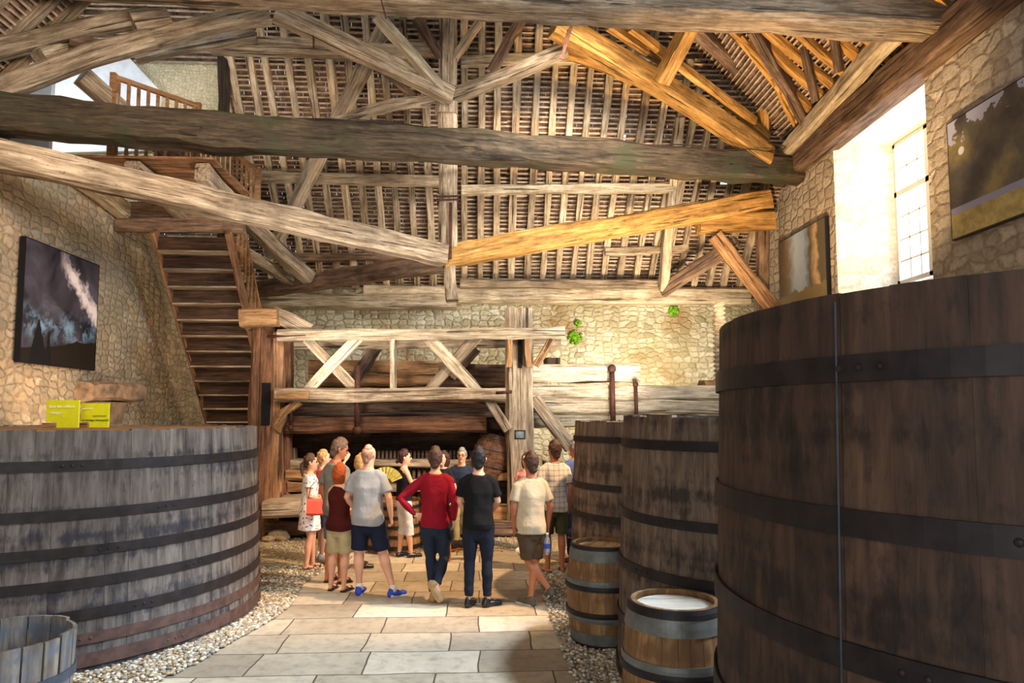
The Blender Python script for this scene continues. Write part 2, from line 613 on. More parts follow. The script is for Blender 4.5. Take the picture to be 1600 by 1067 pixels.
def bed_bm():
    bm = bmesh.new()
    ys = [4.6 + i * 0.2 for i in range(32)]
    for a, b in zip(ys, ys[1:]):
        strip(bm, [(XL, a), (XL, b)], [(gl(a), a), (gl(b), b)])
    strip(bm, [(XL, ys[-1]), (XL, YB)], [(-2.25, ys[-1]), (-2.25, YB)])
    ys2 = [-2 + i * 0.25 for i in range(53)]
    for a, b in zip(ys2, ys2[1:]):
        strip(bm, [(gr(a), a), (gr(b), b)], [(XR, a), (XR, b)])
    strip(bm, [(-2.25, 10.9), (-2.25, YB)], [(0.82, 11.2), (0.82, YB)])
    strip(bm, [(0.82, ys2[-1]), (0.82, YB)], [(XR, ys2[-1]), (XR, YB)])
    return bm


tag(finish('gravel_bed', bed_bm(), M['gravel']), 'loose tan gravel lying under the vats and the press', 'gravel', kind='stuff')


def pebbles(name, label, pts_fn, n, mats):
    bm = bmesh.new()
    base = []
    for i in range(n):
        x, y = pts_fn()
        r = random.uniform(0.012, 0.024)
        m = Matrix.Translation((x, y, 0.012 + r * 0.4)) @ Matrix.Rotation(random.random() * 6, 4, 'Z') @ Matrix.Diagonal((r * random.uniform(0.8, 1.5), r, r * 0.65, 1))
        ico(bm, m, random.randrange(len(mats)))
    tag(finish(name, bm, mats, smooth=True), label, 'pebbles', kind='stuff')


peb = [mat_plain('pebble_%s' % n_, c, 0.85) for n_, c in (('pale', '#c8bda6'), ('tan', '#a08a68'), ('grey', '#8d867c'))]


def pl():
    y = random.uniform(5.0, 9.9)
    c = V((-4.63, 7.62))
    for _ in range(50):
        x = random.uniform(-3.9, gl(y) + 0.06)
        if (V((x, y)) - c).length > 2.14:
            return x, y
    return gl(y), y


pebbles('pebble_border', 'pale pebbles strewn round the foot of the big left vat', pl, 3600, peb)


def pr_():
    return random.uniform(0.76, 1.35), random.uniform(4.6, 9.4)


pebbles('pebble_border', 'tan pebbles between the paved aisle and the right-hand barrels', pr_, 2600, peb)


def pp_():
    return random.uniform(-3.4, 0.9), random.uniform(10.85, 12.4)


pebbles('pebble_border', 'warm brown pebbles in front of the wine press', pp_, 1500, peb[1:])

# walls
plank_box('wall_left', XL - 0.8, XL, -4, YB + 0.8, 0, 6.05, M['stone_left'])
plank_box('wall_left', XL - 1.6, XL - 0.8, -4, 11.0, 0, 7.9, M['stone_left'])
plank_box('wall_back', XL - 0.8, XR + 0.8, YB, YB + 0.8, 0, 5.35, M['stone_back'])
plank_box('wall_front', -12, -4.5, -4.6, -4, 0, 9, M['stone_back'])
plank_box('wall_front', 0.8, 10, -4.6, -4, 0, 9, M['stone_back'])
plank_box('wall_front', -4.5, 0.8, -4.6, -4, 4.6, 9, M['stone_back'])


def on_wall(u, v, x):
    """Point of the plane X = x seen at photo pixel (u, v)."""
    d = ray(u, v)
    return CAM + d * (x / d.x)


WY0, WY1 = on_wall(1452, 300, XR).y, on_wall(1305, 350, XR).y
WZ1 = on_wall(1440, 118, XR).z
WZ0 = on_wall(1453, 440, XR).z - 0.1


def right_wall():
    """Right wall with two splayed window embrasures, cut as boxes around them."""
    holes = [(WY0, WY1, WZ0, WZ1), (3.2, 6.2, 4.35, 7.2)]
    z_top = 8.6
    spans = [(-4, 3.2), (6.2, WY0), (WY1, YB + 0.8)]
    for a, b in spans:
        plank_box('wall_right', XR, XR + 1.1, a, b, 0, z_top, M['stone_right'])
    for y0, y1, z0, z1 in holes:
        plank_box('wall_right', XR, XR + 1.1, y0, y1, 0, z0, M['stone_right'])
        plank_box('wall_right', XR, XR + 1.1, y0, y1, z1, z_top, M['stone_right'])
        bm = bmesh.new()
        # splayed linings: far jamb, near jamb, soffit, sill (solid wedges)
        def wedge(pts):
            vs = [bm.verts.new(p) for p in pts]
            bmesh.ops.convex_hull(bm, input=vs)
        o_ = 0.012
        wedge([(XR + o_, y1, z0), (XR + o_, y1, z1), (XR + 1.09, y1, z0), (XR + 1.09, y1, z1), (XR + 1.09, y1 - 0.45, z0), (XR + 1.09, y1 - 0.45, z1), (XR + o_, y1 - .01, z0), (XR + o_, y1 - .01, z1)])
        wedge([(XR + o_, y0, z0), (XR + o_, y0, z1), (XR + 1.09, y0, z0), (XR + 1.09, y0, z1), (XR + 1.09, y0 + 0.4, z0), (XR + 1.09, y0 + 0.4, z1), (XR + o_, y0 + .01, z0), (XR + o_, y0 + .01, z1)])
        wedge([(XR + o_, y0, z1), (XR + o_, y1, z1), (XR + 1.09, y0, z1), (XR + 1.09, y1, z1), (XR + 1.09, y0, z1 - 0.2), (XR + 1.09, y1, z1 - 0.2), (XR + o_, y0, z1 - .01), (XR + o_, y1, z1 - .01)])
        wedge([(XR + o_, y0, z0), (XR + o_, y1, z0), (XR + 1.09, y0, z0), (XR + 1.09, y1, z0), (XR + 1.09, y0, z0 + 0.5), (XR + 1.09, y1, z0 + 0.5), (XR + o_, y0, z0 + .01), (XR + o_, y1, z0 + .01)])
        struct(finish('trim_1' if y0 > 8 else 'trim_2', bm, M['stone_jamb']))


right_wall()


def window(n, y0, y1, z0, z1, x):
    t = thing('window_%d' % n, 'tall many-paned white window', 'window', (x, (y0 + y1) / 2, z0))
    del t['label'], t['category']
    struct(t)
    W, H = y1 - y0, z1 - z0
    bm = bmesh.new()
    for a, b, c_, d_ in ((-W / 2, W / 2, 0, 0.07), (-W / 2, W / 2, H - 0.07, H), (-W / 2, -W / 2 + 0.07, 0, H), (W / 2 - 0.07, W / 2, 0, H), (-0.06, 0.06, 0, H), (-W / 2, W / 2, H * 0.62, H * 0.62 + 0.1)):
        box(bm, -0.05, 0.05, a, b, c_, d_)
    finish('window_frame', bm, M['win_white'], t)
    bm = bmesh.new()
    for k in (-0.31, -0.155, 0.155, 0.31):
        box(bm, -0.02, 0.02, k * W - 0.014, k * W + 0.014, 0.05, H - 0.05)
    for k in (0.16, 0.31, 0.47, 0.81):
        box(bm, -0.02, 0.02, -W / 2 + 0.05, W / 2 - 0.05, k * H - 0.014, k * H + 0.014)
    finish('glazing_bars', bm, M['win_white'], t)
    bm = bmesh.new()
    box(bm, -0.004, 0.004, -W / 2 + 0.03, W / 2 - 0.03, 0.03, H - 0.03)
    finish('glass', bm, M['glass'], t)


M['win_white'] = mat_plain('window_paint', '#cfcbc0', 0.6, var=0.05)
g_ = NT('window_glass')
tr = g_.n('ShaderNodeBsdfTransparent')
gl_ = g_.n('ShaderNodeBsdfGlossy')
gl_.inputs['Roughness'].default_value = 0.05
mx = g_.n('ShaderNodeMixShader')
mx.inputs[0].default_value = 0.06
g_.l(tr.outputs[0], mx.inputs[1])
g_.l(gl_.outputs[0], mx.inputs[2])
g_.l(mx.outputs[0], g_.t.nodes['Material Output'].inputs[0])
M['glass'] = g_.m
window(1, WY0 + 0.4, WY1 - 0.45, WZ0 + 0.5, WZ1 - 0.2, XR + 1.0)
window(2, 3.6, 5.75, 4.85, 7.0, XR + 1.0)

# ------------------------------------------------------------------ roofs
KB, ZB = 1.2, 5.4       # back slope: z = ZB + KB*(YB - y)
KR, ZR = 0.62, 8.2     # right slope: z = ZR + KR*(XR - x)


def roof(name, origin, along, up, W, Lr, holes=(), step=0.105, battens=True):
    """A roof plane: tile undersides, then battens over them (towards the room)."""
    along, up = V(along).normalized(), V(up).normalized()
    nrm = along.cross(up).normalized()
    if nrm.z > 0:
        nrm = -nrm
    mtx = Matrix((along, up, nrm)).transposed().to_4x4()
    mtx.translation = V(origin)
    n = int(Lr / step)
    bm = bmesh.new()
    # tile rows: lapped strips, slightly stepped; holes are real gaps
    for i in range(n):
        v0, v1 = i * step, (i + 1) * step + 0.03
        segs = [(0, W)]
        for (ha, hb, hv0, hv1) in holes:
            if v1 > hv0 and v0 < hv1:
                ns = []
                for a, b in segs:
                    if ha > a and hb < b:
                        ns += [(a, ha), (hb, b)]
                    else:
                        ns.append((a, b))
                segs = ns
        for a, b in segs:
            x = a
            while x < b - 0.01:
                w_ = min(random.uniform(0.16, 0.2), b - x)
                j = random.uniform(-0.012, 0.012)
                vs = [bm.verts.new(p) for p in ((x, v0, -0.035 + j), (x + w_, v0, -0.035 + j), (x + w_, v1, -0.06 + j), (x, v1, -0.06 + j))]
                bm.faces.new(vs)
                x += w_
    o = struct(finish(name, bm, M['tile']))
    o.matrix_world = mtx
    # closing board outside so no light leaks between tiles
    if battens:
        bm = bmesh.new()
        for i in range(n):
            x = 0
            while x < W:
                l_ = min(random.uniform(1.2, 2.4), W - x)
                y0 = i * step + random.uniform(-0.012, 0.012)
                y1 = y0 + random.uniform(-0.012, 0.012)
                hh = random.uniform(0.028, 0.04)
                z0, z1 = -0.02, 0.01
                ps = [(x, y0, z0), (x + l_, y1, z0), (x + l_, y1 + hh, z0), (x, y0 + hh, z0), (x, y0, z1), (x + l_, y1, z1), (x + l_, y1 + hh, z1), (x, y0 + hh, z1)]
                vs = [bm.verts.new(p) for p in ps]
                for f in ((0, 3, 2, 1), (4, 5, 6, 7), (0, 1, 5, 4), (2, 3, 7, 6), (0, 4, 7, 3), (1, 2, 6, 5)):
                    bm.faces.new([vs[q] for q in f])
                x += l_
        finish('battens', bm, M['batten'], o)
    return o, mtx


sb = math.sqrt(1 + KB * KB)
hb = []
for (u, v_) in ((973, 170), (1080, 215), (1140, 232)):
    yy = (ZB + KB * YB - 2.15) / ((650 - v_) / F + KB)
    p = P(u, v_, yy)
    s_ = (YB - p.y) * sb
    hb.append((p.x + 9.0 - 0.08, p.x + 9.0 + 0.12, s_ - 0.10, s_ + 0.06))
roof('ceiling', (-9.0, YB + 0.3, ZB - 0.36), (1, 0, 0), (0, -1, KB), 17.0, 8.6, hb)
roof('ceiling', (XR + 0.5, 1.0, ZR - 0.5 * KR), (0, 1, 0), (-1, 0, KR), 15.5, 10.5)
# left: low slope near the camera, higher one over the gallery
roof('ceiling', (-7.75, 1.0, 7.13), (0, 1, 0), (1, 0, 1.15), 9.7, 9.0)
roof('ceiling', (-10.2, 10.6, 7.5), (0, 1, 0), (1, 0, 1.1), 6.5, 9.0)
plank_box('ceiling', -10, 10, -4.6, 1.2, 9.0, 9.2, M['oak_dark'])
plank_box('wall_gable', -9.9, -5.3, 13.7, 14.3, 6.4, 11.2, M['plaster'])
bm = bmesh.new()
for quad in (((60, 20), (215, 40), (198, 86), (60, 86)), ((60, 86), (198, 86), (252, 144), (60, 144)), ((60, 144), (252, 144), (244, 236), (60, 240))):
    pf = [bm.verts.new((P(u_, v_, 13.66).x, 13.62, P(u_, v_, 13.66).z)) for u_, v_ in quad]
    pk = [bm.verts.new((q.co.x, 13.72, q.co.z)) for q in pf]
    bmesh.ops.convex_hull(bm, input=pf + pk)
struct(finish('wall_gable', bm, M['plaster_white']))
plank_box('wall_gable', -10.0, -9.7, 11.0, 14.3, 6.0, 11.2, M['plaster_white'])
plank_box('wall_gable', -9.7, -7.0, 10.95, 11.05, 6.05, 7.9, M['plaster_white'])


def yr(v):
    return (ZB + KB * YB - 2.15) / ((650 - v) / F + KB)


# rafters of the back slope, each stopped where the right slope begins
x = -5.15
while x < 6.7:
    w_ = random.uniform(0.13, 0.17)
    lean = random.uniform(-0.06, 0.06)
    y_hip = YB - (ZR - ZB + KR * (XR - x)) / KB
    y1 = max(11.6, y_hip + 0.15)
    where = ('left end, beside the plaster gable' if x < -4.3 else 'left part, towards the king post' if x < -0.8 else
             'middle part, right of the king post' if x < 2.4 else 'right part, above the bare stone wall' if x < 4.4 else 'far right end, behind the bracket')
    beam('rafter', (x, YB - 0.1, ZB), (x + lean, y1, ZB + KB * (YB - 0.1 - y1)), w_, 0.14, M['rafter'],
         'pale rafter of the back roof, ' + where, 'rafter', 'back roof rafters, ' + where.split(',')[0], jit=0.012, cham=0.1)
    x += random.uniform(0.36, 0.42)
# rafters of the right slope, stopped at the back slope
y = 8.4
while y < 15.0:
    x_hip = XR - (ZB + KB * (YB - y) - ZR) / KR
    x1 = max(1.4, x_hip + 0.2)
    where = 'near the top tie beam' if y < 10.5 else 'above the window' if y < 12.8 else 'at its far end above the mossy beam'
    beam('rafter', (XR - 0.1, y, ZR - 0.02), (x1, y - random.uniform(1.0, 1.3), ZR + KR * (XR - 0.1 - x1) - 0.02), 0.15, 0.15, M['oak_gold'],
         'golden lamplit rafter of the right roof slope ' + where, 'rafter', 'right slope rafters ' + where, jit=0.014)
    y += random.uniform(0.42, 0.5)
# rafters of the near left slope
for y in (8.8, 9.5, 10.1, 10.5):
    beam('rafter', (-7.6, y, 7.25), (-4.0, y + 0.1, 11.38), 0.16, 0.16, M['oak'],
         'grey rafter on the roof patch in the top left corner', 'rafter', 'rafters of the left roof slope')

# ------------------------------------------------------------------ main timbers
def pb(name, u0, v0, y0, u1, v1, y1, w, h, mat, label, **kw):
    return beam(name, P(u0, v0, y0), P(u1, v1, y1), w, h, M[mat], label, kw.pop('cat', 'beam'), **kw)


beam('tie_beam', (-7.8, 9.45, 8.53), (7.4, 9.45, 8.17), 0.52, 0.62, M['oak_dull'], 'weathered tie beam crossing the top edge of the picture', 'beam', jit=0.02)
pb('tie_beam', -90, 174, 9.7, 1254, 268, 14.35, 0.48, 0.56, 'oak_moss', 'huge dark mossy tie beam crossing the whole upper half', jit=0.035)
pb('tie_beam', -60, 230, 8.6, 694, 398, 12.85, 0.34, 0.40, 'oak', 'long pale beam from the left wall down to the hanging post', jit=0.02)
pb('tie_beam', 690, 405, 13.0, 1200, 312, 14.85, 0.36, 0.44, 'oak_gold', 'golden beam rising from the hanging post to the right bracket', jit=0.018)
pb('tie_beam', 380, 456, 16.7, 700, 410, 13.05, 0.34, 0.36, 'oak_brown', 'dark brown beam from the stair corner to the hanging post', jit=0.014)
# wall plates
beam('wall_plate', (7.02, 1.5, 7.97), (7.02, 15.0, 7.74), 0.5, 0.56, M['oak_brown'], 'heavy wall plate above the window along the right wall', 'beam')
beam('purlin', P(1425, 22, 9.7), P(1226, 240, 14.3), 0.30, 0.34, M['oak_pale'], 'pale beam leaning along the right wall plate', 'beam')
beam('wall_plate', (-2.9, 16.85, 5.18), (6.9, 16.85, 5.22), 0.4, 0.42, M['oak_pale'], 'pale wall plate on top of the right part of the back wall', 'beam')
beam('wall_plate', (-6.6, 16.8, 4.98), (-0.6, 16.8, 5.02), 0.45, 0.36, M['oak_pale'], 'grey wall plate on the back wall beside the staircase', 'beam')
beam('wall_plate', (-0.5, 16.55, 5.42), (4.5, 16.55, 5.46), 0.3, 0.2, M['oak'], 'thin upper plate carrying the rafters of the back roof', 'beam')
# hanging post
kp = thing('king_post', 'tall hanging king post in the middle of the roof', 'post', P(700, 470, 13.0))
base = kp.location.copy()


def kpart(name, u0, v0, u1, v1, w, h, mat, y=13.0, **kw):
    o = beam(name, P(u0, v0, y) - base, P(u1, v1, y) - base, w, h, M[mat], parent=kp, **kw)
    return o


kpart('shaft', 700, 388, 700, 10, 0.36, 0.36, 'oak')
kpart('foot_peg', 706, 470, 703, 405, 0.26, 0.34, 'oak', taper=0.8)
kpart('shoulder', 699, 182, 699, 140, 0.42, 0.44, 'oak')
bm = bmesh.new()
c0 = P(700, 318, 13.0) - base
for s in (-1, 1):
    tube(bm, [(c0.x - 0.2, c0.y - 0.2, c0.z), (c0.x + 0.2, c0.y - 0.2, c0.z + 0.02), (c0.x + 0.2, c0.y + 0.2, c0.z), (c0.x - 0.2, c0.y + 0.2, c0.z)], 0.018, 6, True)
    c0 = c0 + V((0, 0, 0.07))
finish('iron_collar', bm, M['iron'], kp)
bm = bmesh.new()
q0, q1 = P(704, 316, 12.78) - base, P(703, 405, 12.78) - base
box(bm, q0.x - 0.03, q0.x + 0.03, q0.y - 0.01, q0.y + 0.01, q1.z, q0.z)
finish('iron_strap', bm, M['iron'], kp)

B = [
    # name, u0,v0,y0, u1,v1,y1, w,h, mat, label, curve
    ('strut', 430, 18, 11.4, 706, 150, 12.75, 0.26, 0.34, 'oak', 'thick strut sloping from top left down to the king post shoulder', 0.0),
    ('strut', 702, 150, 12.85, 885, 76, 12.4, 0.26, 0.26, 'oak', 'dark-grooved strut rising right from the king post shoulder', -0.06),
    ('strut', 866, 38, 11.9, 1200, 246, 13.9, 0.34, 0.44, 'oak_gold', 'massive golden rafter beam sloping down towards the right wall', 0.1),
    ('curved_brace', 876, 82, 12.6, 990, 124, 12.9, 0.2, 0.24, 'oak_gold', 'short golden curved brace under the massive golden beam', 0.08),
    ('brace', 608, 28, 12.7, 423, 400, 15.4, 0.24, 0.28, 'oak', 'long brace crossing behind the thick strut and the mossy beam, left of the king post', 0.0),
    ('strut', 588, 24, 11.6, 698, 146, 12.7, 0.18, 0.2, 'oak_pale', 'pale narrow strut falling from the iron strap to the king post', 0.0),
    ('curved_brace', 522, 194, 13.3, 690, 156, 12.9, 0.16, 0.2, 'oak', 'low curved brace left of the king post above the mossy beam', 0.1),
    ('brace', 590, 104, 13.2, 650, 152, 13.0, 0.12, 0.14, 'oak_brown', 'small brown brace tucked behind the thick strut', 0.0),
    ('brace', 650, 28, 12.6, 694, 96, 12.95, 0.14, 0.16, 'oak_brown', 'left arm of the small vee at the king post head', 0.0),
    ('brace', 748, 36, 12.6, 706, 96, 12.95, 0.12, 0.14, 'oak', 'right arm of the small vee at the king post head', 0.0),
    ('brace', 815, 30, 12.6, 768, 112, 13.0, 0.16, 0.18, 'oak_brown', 'brown brace right of the king post near the top beam', 0.0),
    ('arched_brace', -70, 168, 9.8, 240, 62, 10.6, 0.24, 0.28, 'oak', 'arched brace climbing from the left wall below the roof patch', 0.05),
    ('arched_brace', 225, 68, 10.6, 420, 26, 11.1, 0.24, 0.26, 'oak', 'upper length of the arched brace reaching the top beam', 0.08),
    ('beam', -30, 84, 9.9, 235, 26, 10.8, 0.24, 0.26, 'oak', 'grey beam above the arched brace in the top left', 0.03),
    ('beam', 212, 88, 12.2, 400, 56, 12.4, 0.2, 0.26, 'oak', 'tapering beam under the arched brace pointing left', 0.05),
    ('purlin', 330, 70, 12.5, 640, 84, 12.9, 0.26, 0.3, 'oak', 'warm purlin left of the king post near the top beam', 0.0),
    ('purlin', 640, 78, 13.05, 700, 80, 13.1, 0.2, 0.24, 'oak', 'short purlin piece meeting the king post', 0.0),
    ('purlin', 720, 95, 13.4, 1062, 90, 13.4, 0.2, 0.2, 'oak_pale', 'pale purlin right of the king post near the top beam', 0.0),
    ('purlin', 402, 276, 14.85, 700, 284, 14.9, 0.2, 0.24, 'oak', 'purlin left of the king post under the mossy beam', 0.0),
    ('purlin', 722, 297, 14.95, 1054, 294, 14.95, 0.18, 0.2, 'oak_pale', 'pale straight purlin right of the king post under the mossy beam', 0.0),
    ('purlin', 460, 402, 16.2, 640, 402, 16.2, 0.16, 0.18, 'oak_brown', 'short brown purlin low behind the long left beam', 0.0),
    ('purlin', 945, 394, 16.1, 1075, 388, 16.1, 0.16, 0.18, 'oak', 'short purlin low on the right of the back roof', 0.0),
    ('post', 1062, 182, 14.2, 1036, 452, 16.3, 0.2, 0.3, 'oak_pale', 'pale upright where the back roof meets the right slope', 0.0),
    ('post', 1190, 118, 14.0, 1190, 246, 14.25, 0.2, 0.3, 'oak_gold', 'golden post standing on the right end of the mossy beam', 0.0),
    ('post', 1192, 352, 14.95, 1192, 500, 14.95, 0.26, 0.2, 'oak_brown', 'rough wall post under the right bracket', 0.0),
    ('bracket', 1090, 350, 14.7, 1206, 345, 14.8, 0.34, 0.42, 'oak_gold', 'stubby bracket under the end of the golden beam', 0.0),
    ('brace', 1116, 368, 14.6, 1208, 484, 14.75, 0.26, 0.3, 'oak_warm', 'thick brown brace falling right from the bracket', 0.0),
    ('brace', 1152, 378, 14.85, 1034, 456, 16.3, 0.2, 0.3, 'oak_brown', 'straight brace falling left from the bracket to the wall plate', 0.0),
    ('strut', 1078, 40, 11.6, 1034, 128, 12.3, 0.3, 0.3, 'oak_gold', 'square golden strut standing on the massive golden beam', 0.0),
    ('hip_rafter', 1086, 44, 12.4, 1206, 150, 14.2, 0.24, 0.28, 'oak_brown', 'brown hip rafter at the edge of the golden roof', 0.0),
    ('hip_rafter', 1176, 44, 11.7, 1262, 196, 13.3, 0.2, 0.26, 'oak_brown', 'dark rafter beam running down to the right wall plate', 0.0),
    ('post', 1254, 50, 11.6, 1276, 158, 12.0, 0.13, 0.16, 'oak_brown', 'thin dark post under the right slope, left of two', 0.0),
    ('post', 1303, 50, 10.9, 1314, 112, 11.1, 0.13, 0.16, 'oak_brown', 'thin dark post under the right slope, nearest the pale beam', 0.0),
    ('strut', 950, 40, 12.0, 1050, 104, 12.9, 0.14, 0.18, 'oak_gold', 'thin golden rafter just above the massive golden beam', 0.0),
    ('strut', 985, 44, 11.9, 1180, 190, 13.7, 0.12, 0.18, 'oak_gold', 'second thin golden rafter above the massive golden beam', 0.0),
    ('strut', 1100, 130, 13.3, 1200, 215, 14.1, 0.12, 0.18, 'oak_gold', 'thin golden rafter beside the post on the mossy beam', 0.0),
    # gallery side
    ('strut', 128, 118, 10.9, 484, 434, 15.0, 0.30, 0.30, 'oak', 'long square-cut strut falling from the gallery railing to the dark brown beam', 0.0),
    ('strut', 345, 372, 13.2, 462, 444, 15.6, 0.2, 0.24, 'oak', 'shorter strut beside the stair rail ending on the dark brown beam', 0.0),
    ('block', 62, 92, 10.2, 112, 76, 10.6, 0.3, 0.3, 'oak_pale', 'pale timber block wedged over the arched brace, left of three', 0.0),
    ('block', 108, 66, 10.4, 152, 78, 10.6, 0.26, 0.26, 'oak_brown', 'brown timber block wedged over the arched brace, middle of three', 0.0),
    ('block', 206, 38, 10.6, 262, 30, 10.9, 0.28, 0.3, 'oak', 'timber block wedged over the arched brace, right of three', 0.0),
    ('post', 350, 80, 13.55, 350, 178, 13.55, 0.2, 0.16, 'oak_dark', 'black post at the edge of the plaster gable', 0.0),  # plain dark oak tone
]
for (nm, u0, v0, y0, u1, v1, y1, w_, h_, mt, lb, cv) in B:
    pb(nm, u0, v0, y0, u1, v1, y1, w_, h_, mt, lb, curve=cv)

# iron straps on the roof timbers
for (u0, v0, u1, v1, y, lb, wd) in ((594, -6, 602, 24, 9.12, 'dark iron strap on the front of the top tie beam', 0.09),
                                    (490, 26, 490, 76, 11.6, 'rusty iron strap clasping the thick strut and warm purlin', 0.03),
                                    (893, 40, 877, 92, 11.7, 'rusty iron strap across the golden beam end', 0.03)):
    a, b = P(u0, v0, y), P(u1, v1, y)
    o = beam('iron_strap', a, b, 0.02, wd * 2, M['iron'], lb, 'strap', jit=0.0, cham=0.05, roll=PI / 2 if wd > 0.05 else 0)
# cable along the mossy beam end
bm = bmesh.new()
pts = []
for i in range(30):
    t = i / 29
    y_ = 12.35 + (14.0 - 12.35) * t
    pts.append(P(880 + 340 * t, 216 + 22 * t + 2 * math.sin(t * 20), y_ - 0.3))
tube(bm, pts, 0.012, 6)
pts = [P(1190 + 38 * math.sin(t * PI) * (1 if t < 1 else 1), 238 - 16 * t, 13.7) for t in [i / 10 for i in range(11)]]
tube(bm, pts, 0.012, 6)
tag(finish('cable', bm, M['oak_dark']), 'thin dark cable lying along the top of the mossy tie beam', 'cable')
# ------------------------------------------------------------------ coopered vessels
def staves_bm(profile, n, gap=0.006, thick=0.045, topjit=0.0, rj=0.004, arc_samples=1, outer=True):
    """profile: list of (z, radius). Each stave is a closed board with its own tint."""
    bm = bmesh.new()
    lay = bm.loops.layers.float.new('rnd') if False else bm.verts.layers.float.new('rnd')
    widths = [random.uniform(0.75, 1.25) for _ in range(n)]
    tot = sum(widths)
    a = random.random()
    for wd in widths:
        da = 2 * PI * wd / tot
        rnd = random.random()
        dr = random.uniform(-rj, rj)
        tj = random.uniform(-topjit, topjit)
        g = gap / profile[0][1] / 2
        rows = []
        for i, (z, r) in enumerate(profile):
            zz = z + (tj if i == len(profile) - 1 else 0)
            row = []
            for s in range(arc_samples + 1):
                t = a + g + (da - 2 * g) * s / arc_samples
                row.append(bm.verts.new(((r + dr) * math.cos(t), (r + dr) * math.sin(t), zz)))
            inn = []
            for s in range(arc_samples + 1):
                t = a + g + (da - 2 * g) * (1 - s / arc_samples)
                inn.append(bm.verts.new(((r + dr - thick) * math.cos(t), (r + dr - thick) * math.sin(t), zz)))
            rows.append(row + inn)
        for row in rows:
            for v_ in row:
                v_[lay] = rnd
        m_ = len(rows[0])
        for p, q in zip(rows, rows[1:]):
            for k in range(m_):
                bm.faces.new((p[k], p[(k + 1) % m_], q[(k + 1) % m_], q[k]))
        bm.faces.new(list(reversed(rows[0])))
        bm.faces.new(rows[-1])
        a += da
    return bm


def hoop_bm(r, r2, z, h, t=0.008, seg=96, slack=0.004, bulge=0.0):
    bm = bmesh.new()
    rings = []
    for (rr, zz) in ((r, z - h / 2), (r + t, z - h / 2), ((r + r2) / 2 + t + bulge, z), (r2 + t, z + h / 2), (r2, z + h / 2)):
        rings.append([bm.verts.new(((rr + slack) * math.cos(k * 2 * PI / seg), (rr + slack) * math.sin(k * 2 * PI / seg), zz)) for k in range(seg)])
    for i in range(5):
        a, b = rings[i], rings[(i + 1) % 5]
        for k in range(seg):
            bm.faces.new((a[k], a[(k + 1) % seg], b[(k + 1) % seg], b[k]))
    return bm


def rivets_bm(r, z, angs, s=0.012):
    bm = bmesh.new()
    for a in angs:
        m = Matrix.Translation((r * math.cos(a), r * math.sin(a), z)) @ Matrix.Rotation(a, 4, 'Z') @ Matrix.Diagonal((s * 0.7, s, s, 1))
        bmesh.ops.create_uvsphere(bm, u_segments=8, v_segments=6, radius=1, matrix=m)
    return bm


def prof_r(prof, z):
    for (z0, r0), (z1, r1) in zip(prof, prof[1:]):
        if z0 <= z <= z1:
            return r0 + (r1 - r0) * (z - z0) / (z1 - z0)
    return prof[-1][1]


def vat(label, loc, r_bot, r_top, H, n, smat, hoops, lid=True, group=None, riv=None, topjit=0.008, belly=0.0, name='wine_vat', thick=0.06, cat='vat', gap=0.005, rotz=0, lidmat='oak_plank', liddrop=0.05):
    t = thing(name, label, cat, (loc[0], loc[1], 0), rotz, group)
    prof = [(0.0 + i * H / 10, r_bot + (r_top - r_bot) * i / 10 + belly * math.sin(PI * i / 10)) for i in range(11)]
    finish('staves', staves_bm(prof, n, gap, thick, topjit, 0.004, 3), M[smat], t)
    for i, (z, h, mt) in enumerate(hoops):
        ho = finish('hoop', hoop_bm(prof_r(prof, z - h / 2) + 0.002, prof_r(prof, z + h / 2) + 0.002, z, h, 0.010), M[mt], t, smooth=False)
        if riv:
            for k in range(3):
                finish('rivet', rivets_bm(prof_r(prof, z) + 0.014, z, [riv + i * 0.37 % 0.6 + k * 0.035 * 2.1 / r_bot], 0.014), M[mt], ho)
    if lid:
        bm = bmesh.new()
        rr = r_top - thick - 0.004
        x = -rr
        while x < rr - 0.02:
            w_ = min(0.16, rr - x)
            ya = math.sqrt(max(0, rr * rr - x * x))
            yb = math.sqrt(max(0, rr * rr - (x + w_) ** 2))
            yy = min(ya, yb)
            vs = [bm.verts.new(p) for p in ((x, -ya, H - liddrop), (x + w_ - 0.006, -yb, H - liddrop), (x + w_ - 0.006, yb, H - liddrop), (x, ya, H - liddrop))]
            vs2 = [bm.verts.new(v_.co - V((0, 0, 0.04))) for v_ in vs]
            if yy >= 0:
                bm.faces.new(vs)
                bm.faces.new(list(reversed(vs2)))
                for k in range(4):
                    bm.faces.new((vs[k], vs2[k], vs2[(k + 1) % 4], vs[(k + 1) % 4]))
            x += w_
        finish('lid', bm, M[lidmat], t)
    return t


I = 'hoop_iron'
vat('huge round weathered grey vat filling the left foreground', (-4.63, 7.62), 2.13, 2.05, 2.03, 74, 'stave_old',
    [(1.73, .09, I), (1.32, .09, I), (1.01, .085, I), (0.745, .085, I), (0.485, .09, I), (0.285, .09, 'hoop_rust'), (0.11, .11, 'hoop_rust')], riv=-1.0, gap=0.0016, lidmat='oak_warm', liddrop=0.015)
vat('nearest and largest dark brown vat filling the right foreground', (2.39, 2.80), 1.36, 1.29, 2.57, 40, 'stave_dark',
    [(2.31, .09, I), (1.80, .09, I), (1.37, .09, I), (0.95, .09, I), (0.5, .09, I), (0.12, .09, I)], riv=3.6, thick=0.05, topjit=0.002, gap=0.001)
vat('brown vat behind the barrel with the painted-bright top, between two other vats', (2.28, 5.60), 1.13, 1.05, 2.15, 30, 'stave_brown',
    [(1.93, .075, I), (1.36, .07, I), (0.96, .075, I), (0.52, .07, I), (0.12, .08, I)], riv=3.3, topjit=0.012, gap=0.002)
